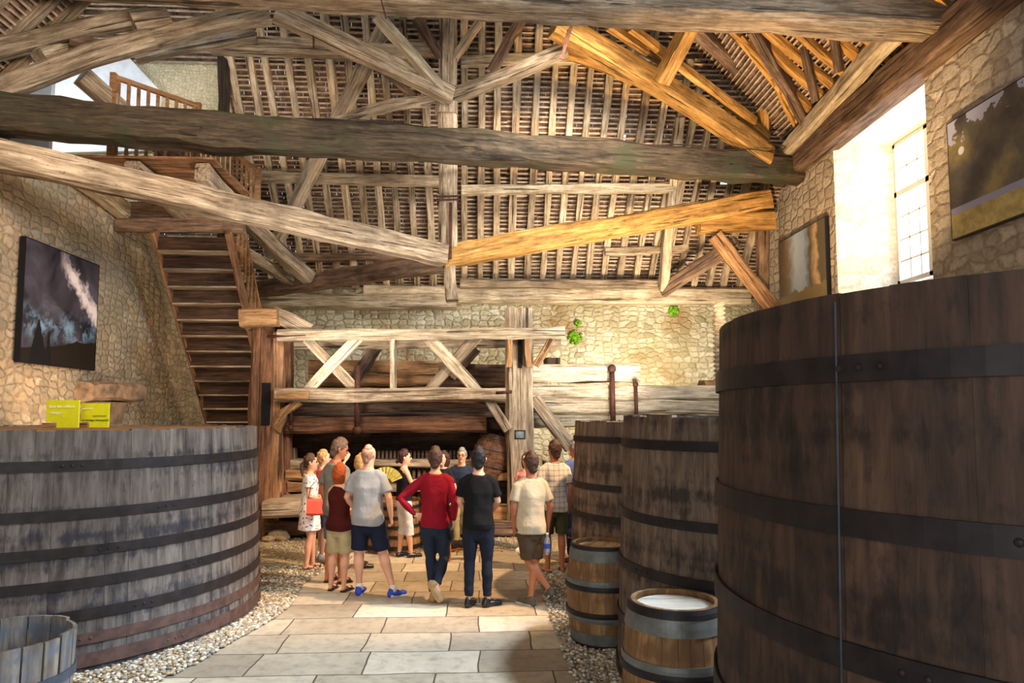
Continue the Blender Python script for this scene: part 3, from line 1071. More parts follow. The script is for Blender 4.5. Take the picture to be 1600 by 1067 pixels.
vat('brown vat farthest down the right row, nearest the visitors', (2.19, 8.25), 1.09, 1.01, 2.09, 30, 'stave_brown',
    [(1.88, .07, I), (1.34, .07, I), (1.0, .07, I), (0.5, .07, I), (0.12, .08, I)], riv=3.3, topjit=0.01, gap=0.002)
vat('small open grey tub cut off by the bottom left corner', (-3.05, 4.55), 0.385, 0.41, 0.76, 17, 'stave_grey',
    [(0.50, .06, 'hoop_blue'), (0.14, .06, 'hoop_blue')], lid=False, riv=-1.15, name='open_tub', thick=0.02, cat='tub', topjit=0.012, gap=0.012)

# seam rod on the near vat
th = math.atan2(0, 1)
rod_d = ray(1303, 600)
dd = V((rod_d.x, rod_d.y)).normalized()
c2 = V((2.39, 2.80))
bq = dd.dot(c2)
rr_ = 1.33
s_ = bq - math.sqrt(max(0, bq * bq - c2.length_squared + rr_ * rr_))
hit = dd * s_
nv = (hit - c2).normalized()
bm = bmesh.new()
for z0, z1 in ((0.02, 2.54),):
    tube(bm, [(c2.x + nv.x * (1.378 - 0.07 * z / 2.55), c2.y + nv.y * (1.378 - 0.07 * z / 2.55), z) for z in [z0 + (z1 - z0) * i / 20 for i in range(21)]], 0.0035, 6)
tag(finish('vertical_rod', bm, M['hoop_blue']), 'thin bright metal rod running up the nearest dark vat', 'rod')


def barrel(label, loc, smat, headmat, H=0.95, r0=0.285, rb=0.345, rz=0.0, bands=None, drop=0.04):
    t = thing('barrel', label, 'barrel', (loc[0], loc[1], 0), rz)
    prof = []
    for i in range(15):
        s = i / 14
        prof.append((s * H, r0 + (rb - r0) * math.sin(PI * s) ** 0.8 if 0 < s < 1 else r0))
    finish('staves', staves_bm(prof, 24, 0.002, 0.03, 0.001, 0.001, 3), M[smat], t, smooth=False)
    for z, h, mt, tt in bands:
        z0, z1 = max(0, z - h / 2), min(H, z + h / 2)
        finish('hoop', hoop_bm(prof_r(prof, z0), prof_r(prof, z1), (z0 + z1) / 2, z1 - z0, tt, 72, 0.002, 0.002), M[mt], t)
    bm = bmesh.new()
    cyl(bm, (0, 0), r0 - 0.028, H - drop - 0.02, H - drop, 48)
    finish('barrel_head', bm, M[headmat], t)
    return t


M['head_painted_lit'] = mat_wood('barrel_head_painted_lit', '#e9e0d0', '#d8ccb6', '#b8a88e', vary=0.1, crack=0.2, scale=1.5)  # near-white tones put the glare of strong top light into the head
M['head_tan'] = mat_wood('barrel_head_tan', '#d9bf98', '#c4a378', '#94734c', vary=0.1, crack=0.2, scale=1.5)
bands = [(0.925, .05, 'hoop_iron', .014), (0.845, .10, 'hoop_zinc', .008), (0.60, .055, 'hoop_zinc', .008), (0.555, .045, 'hoop_iron', .016),
         (0.315, .045, 'hoop_iron', .016), (0.27, .05, 'hoop_zinc', .008), (0.09, .11, 'hoop_zinc', .008), (0.02, .04, 'hoop_iron', .014)]
barrel('oak barrel with painted-bright top standing against the nearest dark vat', (1.285, 4.47), 'stave_barrel', 'head_painted_lit', bands=bands)
barrel('oak barrel farther along the aisle beside the farthest right vat', (1.19, 6.58), 'stave_barrel', 'head_tan', H=0.93, bands=bands, rz=1.1)

# ------------------------------------------------------------------ pictures on the walls
def picture(label, wallx, y0, y1, z0, z1, mat, side, name='picture_panel'):
    t = thing(name, label, 'picture', (wallx, (y0 + y1) / 2, (z0 + z1) / 2))
    a = 0.03 * side
    W, H = abs(y1 - y0), z1 - z0
    bm = bmesh.new()
    box(bm, min(a, a * 3.5), max(a, a * 3.5), -W / 2, W / 2, -H / 2, H / 2)
    finish('panel', bm, M['panel_edge'], t)
    bm = bmesh.new()
    x = a * 3.6
    vs = [bm.verts.new(p) for p in ((x, -W / 2 + .02, -H / 2 + .02), (x, W / 2 - .02, -H / 2 + .02), (x, W / 2 - .02, H / 2 - .02), (x, -W / 2 + .02, H / 2 - .02))]
    bm.faces.new(vs)
    finish('printed_image', bm, mat, t)
    bm = bmesh.new()
    for yy in (-W * 0.3, W * 0.3):
        box(bm, min(0, a), max(0, a), yy - 0.03, yy + 0.03, -H * 0.35, H * 0.35)
    finish('spacer', bm, M['black'], t)
    return t


M['panel_edge'] = mat_plain('panel_edge', '#15151a', 0.4, var=0.05)


def img_mat(name, fn, rough=0.35):
    m = NT(name, rough, 0, 0.5)
    g = m.n('ShaderNodeTexCoord')
    sp = m.n('ShaderNodeSeparateXYZ')
    m.l(g.outputs['Generated'], sp.inputs[0])
    col = fn(m, g.outputs['Object'], sp.outputs[1], sp.outputs[2])
    m.base(col)
    return m.m


def grad(m, x, a, b):
    """0 below a, 1 above b"""
    k = m.math('SUBTRACT', x, a)
    return m.math('DIVIDE', k, b - a, clamp=True)


def band(m, x, a, b, s=0.03):
    return m.math('MULTIPLY', grad(m, x, a - s, a + s), m.math('SUBTRACT', 1.0, grad(m, x, b - s, b + s)))


def night(m, obj, h, v):
    n1 = m.noise(obj, 1.6, 6, 0.6, 0.4)
    n2 = m.noise(obj, 4.5, 6, 0.65, 0.2)
    c = m.ramp(n1, [(0.35, srgb('#17141a')), (0.6, srgb('#453f48')), (0.8, srgb('#6a6670'))])
    # pale cloud along the falling diagonal
    line = m.math('ADD', v, m.math('MULTIPLY', h, 0.78))
    k = m.math('ABSOLUTE', m.math('SUBTRACT', line, 1.28))
    k = m.math('SUBTRACT', 0.13, m.math('ADD', k, m.math('MULTIPLY', m.math('SUBTRACT', n2, 0.5), 0.5)))
    k = m.math('MULTIPLY', m.math('MULTIPLY', k, 9.0, clamp=True), grad(m, h, 0.42, 0.6))
    c = m.mix(k, c, srgb('#e3d2cc'))
    b = m.math('MULTIPLY', band(m, v, 0.24, 0.42, 0.1), grad(m, n2, 0.44, 0.62))
    c = m.mix(m.math('MULTIPLY', b, 0.8), c, srgb('#7fa3bd'))
    # ground, spire and tree
    hill = m.math('ADD', m.math('MULTIPLY', m.math('SUBTRACT', n1, 0.5), 0.12), m.math('ADD', 0.10, m.math('MULTIPLY', h, 0.17)))
    gk = m.math('GREATER_THAN', hill, v)
    c = m.mix(gk, c, srgb('#1b1410'))
    for x0, hh, ww in ((0.20, 0.38, 0.30), (0.33, 0.28, 0.17)):
        tri = m.math('ADD', m.math('ABSOLUTE', m.math('SUBTRACT', h, x0)), m.math('MULTIPLY', v, ww))
        c = m.mix(m.math('LESS_THAN', m.math('ADD', tri, m.math('MULTIPLY', m.math('SUBTRACT', n2, 0.5), 0.06)), hh * ww), c, srgb('#0d0d12'))
    return c


def quarry(m, obj, h, v):
    n2 = m.noise(obj, 5.0, 6, 0.65)
    n1 = m.noise(obj, 1.3, 5, 0.6)
    c = m.ramp(n1, [(0.38, srgb('#3b3a3c')), (0.52, srgb('#5d584e')), (0.66, srgb('#8f7f52'))])
    sky = m.math('GREATER_THAN', m.math('ADD', v, m.math('MULTIPLY', m.math('SUBTRACT', n1, 0.5), 0.9)), 0.93)
    c = m.mix(sky, c, srgb('#a9abc4'))
    field = m.math('LESS_THAN', v, 0.2)
    c = m.mix(m.math('LESS_THAN', v, 0.255), c, srgb('#8f91ad'))
    c = m.mix(field, c, m.ramp(n2, [(0.35, srgb('#8d7f4c')), (0.65, srgb('#c3b070'))]))
    v2 = m.n('ShaderNodeTexVoronoi', feature='F1')
    v2.inputs['Scale'].default_value = 2.3
    m.l(obj, v2.inputs['Vector'])
    k = m.math('MULTIPLY', m.math('LESS_THAN', v2.outputs['Distance'], 0.16), band(m, v, 0.55, 0.85, 0.01))
    c = m.mix(k, c, srgb('#dcdce6'))
    return c


def cliffs(m, obj, h, v):
    n2 = m.noise(obj, 3.5, 6, 0.65)
    e = m.math('ADD', h, m.math('MULTIPLY', m.math('SUBTRACT', n2, 0.5), 0.28))
    c = m.ramp(e, [(0.0, srgb('#58544c')), (0.12, srgb('#57503f')), (0.17, srgb('#b79c7d')), (0.24, srgb('#8a7358')), (0.30, srgb('#4b4a36')), (0.42, srgb('#8fa0b8')), (0.62, srgb('#a9b9c8')), (0.8, srgb('#7c6852')), (0.95, srgb('#5d4a38'))])
    c = m.mix(m.math('LESS_THAN', m.math('ADD', v, m.math('MULTIPLY', n2, 0.3)), 0.45), c, srgb('#7b6b4a'))
    return c


M['img_night'] = img_mat('print_storm_clouds', night)
M['img_quarry'] = img_mat('print_rocks_and_field', quarry)
M['img_cliffs'] = img_mat('print_cliffs', cliffs)


def wy(u, x, v=450):
    """Y where the wall plane X = x is seen at photo pixel (u, v)."""
    d = ray(u, v)
    return x * d.y / d.x


def wz(u, v, x):
    d = ray(u, v)
    return 2.15 + x * d.z / d.x


xx = XL + 0.108
picture('large dark storm cloud picture hanging on the left stone wall', XL, wy(36, xx), wy(154.5, xx),
        wz(33, 566, xx), wz(39, 368, xx), M['img_night'], 1)
xx = XR - 0.108
picture('tall cliff picture on the right wall, beyond the window', XR, wy(1217, xx, 420), wy(1291, xx, 400),
        wz(1291, 480, xx), wz(1291, 336, xx), M['img_cliffs'], -1)
picture('hazy picture of rocks above a yellow field, right of the window', XR, wy(1483, xx, 290), wy(1650, xx, 250),
        wz(1483, 378, xx), wz(1483, 191, xx), M['img_quarry'], -1)

# stone niche and lintel on the left wall
yn0, yn1 = wy(153, XL + 0.3), wy(232, XL + 0.3)
t = thing('stone_niche', 'weathered stone lintel and hollow pier on the left wall behind the vat', 'niche', (XL, yn0, 0))
zl0, zl1 = wz(190, 627, XL + 0.3), wz(190, 597, XL + 0.3)
bm = bmesh.new()
hewn(bm, yn1 - yn0, 0.34, zl1 - zl0, 0.02, 0.2)
o = finish('lintel', bm, M['stone_lintel'] if 'stone_lintel' in M else mat_plain('stone_lintel', '#8f7358', 0.9, var=0.3, scale=5, bump=0.6), t)
o.rotation_euler = (0, 0, PI / 2)
o.location = (0.16, 0, (zl0 + zl1) / 2)
bm = bmesh.new()
pr = [(0.0, 0.30), (1.4, 0.30), (1.75, 0.20), (1.95, 0.19), (2.15, 0.24), (zl0 - 0.02, 0.30)]
for (z0, r0), (z1, r1) in zip(pr, pr[1:]):
    vs = []
    for z_, r_ in ((z0, r0), (z1, r1)):
        for yy_, xx_ in ((0.35, 0.0), (1.1, 0.0), (1.1 - 0.0, r_), (0.35, r_)):
            vs.append(bm.verts.new((xx_, yy_, z_)))
    bmesh.ops.convex_hull(bm, input=vs)
finish('hollow_pier', bm, mat_plain('stone_pier', '#7d6650', 0.9, var=0.25, scale=4, bump=0.5), t)

# yellow notice boards standing on the left vat
M['yellow'] = mat_plain('yellow_board', '#cfcf1a', 0.5, var=0.03, bump=0)
M['text_white'] = mat_plain('sign_white', '#f2f2d0', 0.5, var=0.0, bump=0)
M['text_olive'] = mat_plain('sign_olive', '#8f8f14', 0.5, var=0.0, bump=0)
M['text_black'] = mat_plain('sign_black', '#2c2c10', 0.5, var=0.0, bump=0)


def text(body, parent, loc, size, mat, italic=0.0, name='lettering', rot=(PI / 2, 0, 0)):
    c = bpy.data.curves.new(name, 'FONT')
    c.body = body
    c.size = size
    c.shear = italic
    c.extrude = 0.001
    o = bpy.data.objects.new(name, c)
    COL.objects.link(o)
    dg = bpy.context.evaluated_depsgraph_get()
    me = bpy.data.meshes.new_from_object(o.evaluated_get(dg))
    bpy.data.objects.remove(o)
    me.materials.clear()
    me.materials.append(M[mat])
    o = bpy.data.objects.new(name, me)
    COL.objects.link(o)
    o.parent = parent
    o.location = loc
    o.rotation_euler = rot
    return o


def board(label, u0, u1, vt, yb, lines, notch):
    a, b = P(u0, vt, yb), P(u1, vt, yb)
    W = b.x - a.x
    z0 = 2.03
    H = a.z - z0
    t = thing('notice_board', label, 'sign', ((a.x + b.x) / 2, yb, z0), -0.05)
    bm = bmesh.new()
    box(bm, -W / 2, W / 2, 0, 0.02, 0.06, H)
    box(bm, -W / 2 + notch, W / 2, 0, 0.02, 0.0, 0.06)
    finish('board', bm, M['yellow'], t)
    for i, (tx, x, z, s, m_, it) in enumerate(lines):
        text(tx, t, (-W / 2 + x * W, -0.003, z * H), s * H, m_, it)
    bm = bmesh.new()
    box(bm, -W / 2 - 0.02, -W / 2 + notch, -0.03, 0.10, -0.002, 0.05)
    finish('wooden_foot', bm, M['oak_warm'], t)


board('left yellow notice board with white lettering on the big vat', 72.5, 124.5, 625, 7.2,
      [('dans les celliers', 0.07, 0.72, 0.15, 'text_white', 0), ('cépages', 0.13, 0.50, 0.13, 'text_white', 0)], 0.11)
board('right yellow notice board with dark italic line on the big vat', 127, 171, 630, 7.35,
      [('patrimoine', 0.04, 0.74, 0.10, 'text_white', 0), ('patrimonial', 0.44, 0.45, 0.12, 'text_olive', .3), ('un héritage remarquable', 0.03, 0.27, 0.115, 'text_black', .3)], 0.09)

# moss clumps on the back wall
M['moss'] = mat_plain('moss', '#5c8a12', 0.95, var=0.4, scale=18, bump=1.0)


def moss(u, v, r, label):
    p = P(u, v, YB - 0.02)
    bm = bmesh.new()
    for i in range(int(40 * max(1, r * 6))):
        a, q = random.random() * 2 * PI, r * math.sqrt(random.random())
        m = Matrix.Translation((q * math.cos(a), -0.03 * random.random(), q * math.sin(a))) @ Matrix.Diagonal((0.05, 0.04 + 0.1 * (1 - q / r) * r * 2, 0.05, 1))
        ico(bm, m)
    o = finish('moss_clump', bm, M['moss'], smooth=True)
    o.location = p
    tag(o, label, 'moss')


moss(899, 527, 0.17, 'round bright green moss clump on the back wall')
moss(903, 505, 0.05, 'small green sprig just above the round moss clump')
moss(1052, 486, 0.11, 'green moss patch high on the back wall near the wooden screw')

# ------------------------------------------------------------------ gallery and stairs
SX0, SX1 = -6.03, -4.68
SYT, SZT = 12.62, 5.52
SLOPE = 1.27
N = 19
t = thing('staircase', 'steep wooden staircase seen from underneath at the back left', 'staircase', (0, 0, 0))
rise = SZT / N
run = rise / SLOPE
for s_, nm in ((SX0, 'stringer'), (SX1, 'stringer')):
    a = V((s_, SYT - 0.1, SZT + 0.05))
    b = V((s_, SYT + SZT / SLOPE - 0.02, 0.03))
    beam(nm, a, b, 0.08, 0.24, M['oak_plank'], parent=t, jit=0.006)
for i in range(N):
    z = SZT - i * rise
    y = SYT + i * run
    bm = bmesh.new()
    box(bm, SX0 + 0.03, SX1 - 0.03, y - 0.03, y + run + 0.05, z - rise - 0.035, z - rise)
    finish('tread', bm, M['oak'], t)
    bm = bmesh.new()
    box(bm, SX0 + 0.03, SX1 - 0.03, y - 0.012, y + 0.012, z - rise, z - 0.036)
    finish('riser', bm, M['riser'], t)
# closed board skirt by the wall corner under the stair
bm = bmesh.new()
for k in range(4):
    box(bm, -4.78, -4.45, 14.6, 14.64, 0.0 + k * 0.62, 0.6 + k * 0.62)
tag(finish('plank_screen', bm, M['oak_plank']), 'brown plank screen at the foot of the staircase', 'screen')
# stair balustrade
hr = thing('stair_balustrade', 'slatted handrail down the right side of the staircase', 'balustrade', (0, 0, 0))
a0, b0 = V((SX1 + 0.04, 12.9, SZT - SLOPE * 0.28 + 1.0)), V((SX1 + 0.04, 14.55, SZT - SLOPE * 1.93 + 0.95))
beam('handrail', a0, b0, 0.07, 0.07, M['oak_new'], parent=hr, jit=0.0)
for i in range(9):
    f = i / 8
    p = a0.lerp(b0, f)
    bm = bmesh.new()
    box(bm, p.x - 0.02, p.x + 0.02, p.y - 0.03, p.y + 0.03, p.z - 0.86, p.z - 0.02)
    finish('baluster', bm, M['oak_new'], hr)
# gallery floor
t = thing('gallery_floor', 'boarded gallery floor seen from below in the upper left', 'floor', (0, 0, 0))
bm = bmesh.new()
x = XL + 0.02
while x < -4.5:
    box(bm, x, x + 0.17, 10.85, 12.6, 6.3, 6.34)
    x += 0.175
finish('boards', bm, M['oak_plank'], t)
bm = bmesh.new()
box(bm, -9.6, -6.83, 11.15, 13.68, 6.02, 6.06)
box(bm, -5.9, -4.5, 12.6, 13.68, 6.1, 6.14)
box(bm, XL, -5.9, 12.6, 13.68, 6.1, 6.14)
finish('boards', bm, M['oak_plank'], t)
beam('trimmer', (XL + 0.02, 12.66, 5.86), (-4.45, 12.66, 5.86), 0.16, 0.56, M['oak_brown'], parent=t, jit=0.01)
for i, (x_, y0_, mt) in enumerate(((XL + 0.16, 9.6, 'oak_pale'), (-5.6, 9.8, 'oak'), (-4.55, 9.9, 'oak'))):
    beam('joist', (x_, y0_ + 1.05, 6.12), (x_, 12.6, 5.98), 0.26, 0.3, M[mt], parent=t, jit=0.012)


def balustrade(label, pts, n, zb, zt, mat, post_w=0.09):
    t = thing('gallery_balustrade', label, 'balustrade', (0, 0, 0))
    for (a, b) in zip(pts, pts[1:]):
        a, b = V(a), V(b)
        beam('top_rail', (a.x, a.y, a.z), (b.x, b.y, b.z), 0.08, 0.08, M[mat], parent=t, jit=0.0)
        for i in range(n):
            p = a.lerp(b, (i + 0.5) / n)
            bm = bmesh.new()
            box(bm, p.x - 0.022, p.x + 0.022, p.y - 0.022, p.y + 0.022, zb, p.z - 0.03)
            finish('baluster', bm, M[mat], t)
    for p in pts:
        bm = bmesh.new()
        box(bm, p[0] - post_w / 2, p[0] + post_w / 2, p[1] - post_w / 2, p[1] + post_w / 2, zb - 0.1, p[2] + 0.06)
        finish('newel_post', bm, M[mat], t)


q1 = P(178, 120, 11.2)
q2 = P(310, 166, 12.3)
balustrade('reddish wooden gallery railing against the bright plaster gable', [tuple(q1), tuple(q2)], 9, 6.36, 7, 'oak_new')
q3 = P(404, 266, 13.3)
q2b = P(292, 196, 12.85)
balustrade('closely slatted railing beside the stair opening under the mossy beam', [tuple(q2b), tuple(q3)], 15, 6.16, 7, 'oak_new')

# ------------------------------------------------------------------ the wine press
PY = 12.2
pr = thing('wine_press', 'giant timber wine press with crossed braces standing before the back wall', 'wine press', (0, 0, 0))


def pp(name, u0, v0, u1, v1, w, h, mat, y=PY, y1=None, **kw):
    a, b = P(u0, v0, y), P(u1, v1, y if y1 is None else y1)
    a.z, b.z = max(a.z, 0.02), max(b.z, 0.02)
    return beam(name, a, b, w, h, M[mat], parent=pr, **kw)


def px(n, y=PY):
    return n * y / F


# left posts
pp('post', 402, 850, 416, 500, 0.42, px(34), 'oak_red')
pp('post', 441, 850, 444, 510, 0.30, px(22), 'oak_red', y=12.5)
pp('post', 426, 860, 431, 520, 0.30, px(18), 'oak_plank', y=12.15)
pp('head_block', 382, 500, 440, 497, 0.6, px(28), 'oak_warm', y=12.1)
pp('curved_brace', 428, 490, 486, 520, 0.3, px(24), 'oak', y=12.1)
# right post
pp('post', 814, 850, 809, 484, 0.50, px(46), 'oak', y=12.35)
bm = bmesh.new()
a, b = P(811, 528, 12.07), P(820, 575, 12.07)
box(bm, a.x - 0.02, b.x - 0.05, 12.06, 12.12, b.z, a.z)
finish('slot_shade', bm, M['black'], pr)  # flat black box paints the shade of a hollow in the post
bm = bmesh.new()
a, b = P(409, 598, 11.97), P(421, 664, 11.97)
box(bm, a.x, b.x, 11.98, 12.0, b.z, a.z)
finish('slot_shade', bm, M['black'], pr)  # black box again stands for the shaded hollow; the post is solid
# gallery rails
pp('top_rail', 436, 525, 882, 521, 0.26, px(17), 'oak_pale', y=12.0)
pp('rear_rail', 460, 540, 876, 536, 0.16, px(13), 'oak', y=12.7)
pp('lower_rail', 432, 618, 790, 616, 0.28, px(21), 'oak', y=12.0)
pp('rail_splice', 434, 618, 484, 618, 0.12, px(11), 'oak_warm', y=11.86)
# crosses
pp('cross_brace', 481, 611, 561, 527, 0.08, px(17), 'oak_pale', y=11.985)
pp('cross_brace', 480, 529, 557, 611, 0.08, px(16), 'oak', y=12.05)
pp('mullion', 614, 607, 614, 530, 0.1, px(19), 'oak_pale', y=12.0)
pp('cross_brace', 668, 525, 746, 612, 0.08, px(17), 'oak_pale', y=11.985)
pp('cross_brace', 669, 613, 746, 524, 0.08, px(16), 'oak', y=12.05)
pp('mullion', 826, 574, 822, 530, 0.1, px(14), 'oak_warm', y=12.0)
pp('mullion', 796, 574, 796, 530, 0.1, px(14), 'oak_warm', y=12.0)
pp('brace', 838, 572, 862, 530, 0.1, px(11), 'oak_warm', y=12.05)
pp('brace', 757, 616, 794, 672, 0.12, px(14), 'oak', y=12.05)
pp('brace', 834, 622, 892, 700, 0.2, px(20), 'oak', y=12.3)
pp('brace', 548, 600, 590, 540, 0.12, px(18), 'oak_brown', y=12.9)
pp('brace', 706, 590, 745, 545, 0.12, px(14), 'oak_brown', y=12.9)
pp('knee_brace', 433, 672, 470, 628, 0.14, px(13), 'oak_warm', y=12.05, curve=0.1)
# long press logs (left, dark) and right (pale)
pp('press_log', 486, 583, 690, 586, 0.5, px(44), 'oak_warm', y=13.3)
pp('press_log', 686, 586, 790, 590, 0.5, px(42), 'oak_brown', y=13.3)
pp('press_log', 455, 618, 800, 620, 0.5, px(28), 'oak_red', y=13.2)
pp('press_log', 830, 584, 996, 583, 0.5, px(30), 'oak_pale', y=12.9)
pp('press_log', 830, 612, 1200, 616, 0.55, px(24), 'oak_pale', y=12.85)
pp('press_log', 830, 634, 1200, 638, 0.55, px(24), 'oak_pale', y=12.85)
pp('press_log', 830, 657, 1130, 660, 0.5, px(22), 'oak_pale', y=12.9)
pp('press_beam', 440, 641, 792, 641, 0.4, px(22), 'oak_brown', y=12.55)
pp('press_beam', 442, 664, 760, 662, 0.45, px(25), 'oak_red', y=12.45)
pp('cross_timber', 862, 560, 862, 574, 0.3, px(36), 'oak_brown', y=13.2)
pp('cross_timber', 744, 660, 800, 664, 0.5, px(24), 'oak_dark', y=12.8)
# iron rods
for (u, v0, v1, y, wd) in ((559, 571, 672, 12.0, 9), (455, 608, 668, 12.1, 6), (956, 576, 660, 12.5, 9), (993, 600, 660, 12.5, 6)):
    a, b = P(u, v0, y), P(u + (2 if u > 900 else -1), v1, y)
    bm = bmesh.new()
    tube(bm, [a, b], px(wd) / 2, 8)
    q = b if u < 900 else a
    bmesh.ops.create_uvsphere(bm, u_segments=12, v_segments=8, radius=px(wd) * 0.8, matrix=Matrix.Translation(q))
    finish('iron_rod', bm, M['iron'], pr, smooth=True)
for (u0, u1, v, y) in ((418, 478, 526, 11.88), (775, 800, 614, 11.88)):
    bm = bmesh.new()
    tube(bm, [P(u0, v, y), P(u1, v - 2, y)], 0.03, 8)
    finish('iron_rod', bm, M['iron'], pr, smooth=True)
# press bed: platform, cage, dark boards
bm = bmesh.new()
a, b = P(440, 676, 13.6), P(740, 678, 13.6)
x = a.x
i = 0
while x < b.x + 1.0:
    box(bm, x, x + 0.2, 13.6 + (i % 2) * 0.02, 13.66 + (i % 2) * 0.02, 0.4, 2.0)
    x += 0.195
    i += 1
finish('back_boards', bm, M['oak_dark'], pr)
bm = bmesh.new()
a, b = P(565, 704, 12.9), P(760, 704, 12.9)
x = a.x
while x < b.x:
    box(bm, x, x + 0.045, 12.9, 12.94, 0.25, a.z)
    x += 0.075
finish('cage_slats', bm, M['oak_brown'], pr)
pp('cage_rail', 560, 724, 752, 724, 0.12, px(13), 'oak', y=12.75)
pp('cage_rail', 560, 762, 752, 762, 0.12, px(13), 'oak', y=12.75)
bm = bmesh.new()
a, b = P(586, 735, 12.84), P(752, 735, 12.84)
x = a.x
while x < b.x:
    box(bm, x, x + 0.05, 12.84, 12.88, 0.3, a.z)
    x += 0.1
finish('cage_slats', bm, M['oak_plank'], pr)
pp('bed_timber', 422, 792, 520, 788, 0.9, px(26), 'oak', y=12.0)
pp('bed_timber', 415, 820, 840, 822, 0.6, px(20), 'oak_brown', y=12.3)
pp('bed_timber', 452, 740, 500, 740, 0.5, px(16), 'oak_warm', y=12.6)
pp('bed_timber', 456, 724, 520, 724, 0.5, px(13), 'oak', y=12.7)
pp('bed_timber', 455, 758, 560, 758, 0.5, px(15), 'oak_plank', y=12.6)
pp('bed_timber', 770, 744, 800, 744, 0.4, px(13), 'oak_warm', y=12.5)
pp('bed_timber', 764, 806, 800, 806, 0.4, px(32), 'oak_warm', y=12.5)
pp('bed_timber', 450, 700, 452, 838, 0.3, px(18), 'oak_brown', y=12.8)
# small framed picture on the right post
a, b = P(804, 672, 12.07), P(821, 686, 12.07)
t = thing('small_frame', 'tiny dark framed plate fixed to the right press post', 'frame', ((a.x + b.x) / 2, 12.07, (a.z + b.z) / 2))
W, H = b.x - a.x, a.z - b.z
bm = bmesh.new()
box(bm, -W / 2, W / 2, 0, 0.05, -H / 2, H / 2)
finish('frame', bm, M['black'], t)
bm = bmesh.new()
box(bm, -W / 2 + .02, W / 2 - .02, -0.006, 0, -H / 2 + .02, H / 2 - .02)
finish('plate', bm, mat_plain('grey_plate', '#6f7a78', 0.4, var=0.3, scale=8), t)
# wooden screw and its nut on the right
t = thing('press_screw', 'pale threaded wooden screw rising beside the nearest dark vat', 'screw', tuple(P(1126, 600, 12.9)))
bm = bmesh.new()
zt = P(1126, 478, 12.9).z - P(1126, 600, 12.9).z
nseg, turns = 14, 17
rings = []
for i in range(turns * nseg + 1):
    a = i * 2 * PI / nseg
    z = zt * i / (turns * nseg)
    rings.append([bm.verts.new((r_ * math.cos(a), r_ * math.sin(a), z + dz)) for r_, dz in ((0.085, 0), (0.135, 0.5 * zt / turns), (0.085, zt / turns))])
for a, b in zip(rings, rings[1:]):
    for k in range(2):
        bm.faces.new((a[k], b[k], b[k + 1], a[k + 1]))
cyl(bm, (0, 0), 0.09, 0, zt, 14)
finish('thread', bm, M['oak_pale'], t, smooth=True)
bm = bmesh.new()
hewn(bm, 0.9, 0.5, 0.36, 0.01, 0.25)
o = finish('nut_block', bm, M['oak_warm'], t)
o.location = (-0.38, 0, -0.1)
# leaning old barrel at the back of the press
t = thing('old_barrel', 'tilted brown barrel lying on timbers behind the visitors in the press', 'barrel', tuple(P(768, 715, 12.55)), 0)
t.rotation_euler = (0.0, math.radians(14), 0.3)
prof = [(-0.42 + i * 0.84 / 10, 0.27 + 0.09 * math.sin(PI * i / 10)) for i in range(11)]
finish('staves', staves_bm(prof, 20, 0.003, 0.03, 0, 0.002, 2), M['oak_red'], t)
for z in (-0.36, -0.15, 0.15, 0.36):
    finish('hoop', hoop_bm(prof_r(prof, z - .02), prof_r(prof, z + .02), z, 0.05, 0.008, 40), M['hoop_rust'], t)
bm = bmesh.new()
cyl(bm, (0, 0), 0.25, 0.36, 0.38, 32)
finish('barrel_head', bm, M['oak_brown'], t)
# low banded tub behind the guide
t = vat('low pale wooden tub with dark hoops behind the woman in white trousers', (P(614, 700, 11.25).x, 11.25), 0.50, 0.46, 0.78, 22, 'stave_barrel',
        [(0.70, .05, I), (0.55, .045, I), (0.40, .045, I), (0.25, .045, I), (0.08, .06, I)], lid=True, name='low_tub', cat='tub', thick=0.03)
# stones at the foot of the left press post
for i, (u, v, y, s_) in enumerate(((437, 838, 11.95, 0.13), (428, 826, 12.1, 0.1), (420, 842, 11.85, 0.08))):
    bm = bmesh.new()
    bmesh.ops.create_icosphere(bm, subdivisions=3, radius=1)
    for v_ in bm.verts:
        v_.co *= 1 + 0.3 * noise.noise(v_.co * 1.3 + V((i * 7, 0, 0)))
        v_.co.x *= s_ * 1.5
        v_.co.y *= s_
        v_.co.z *= s_ * 0.8
    o = finish('stone_block', bm, mat_plain('loose_stone_%d' % i, '#8f7a5c', 0.9, var=0.2), smooth=True)
    p = P(u, v, y)
    o.location = (p.x, y, s_ * 0.7)
    tag(o, ['largest loose stone lying at the foot of the left press post', 'dark rounded stone behind the largest loose stone', 'small loose stone nearest the big left vat'][i], 'stone')
# planks propped behind the beige-shirted visitor
beam('propped_plank', P(838, 868, 12.6) * 1 + V((0, 0, 0.02)), P(850, 720, 12.75), 0.05, 0.12, M['oak_brown'], 'narrow weathered plank propped behind the visitor in the beige shirt', 'plank')
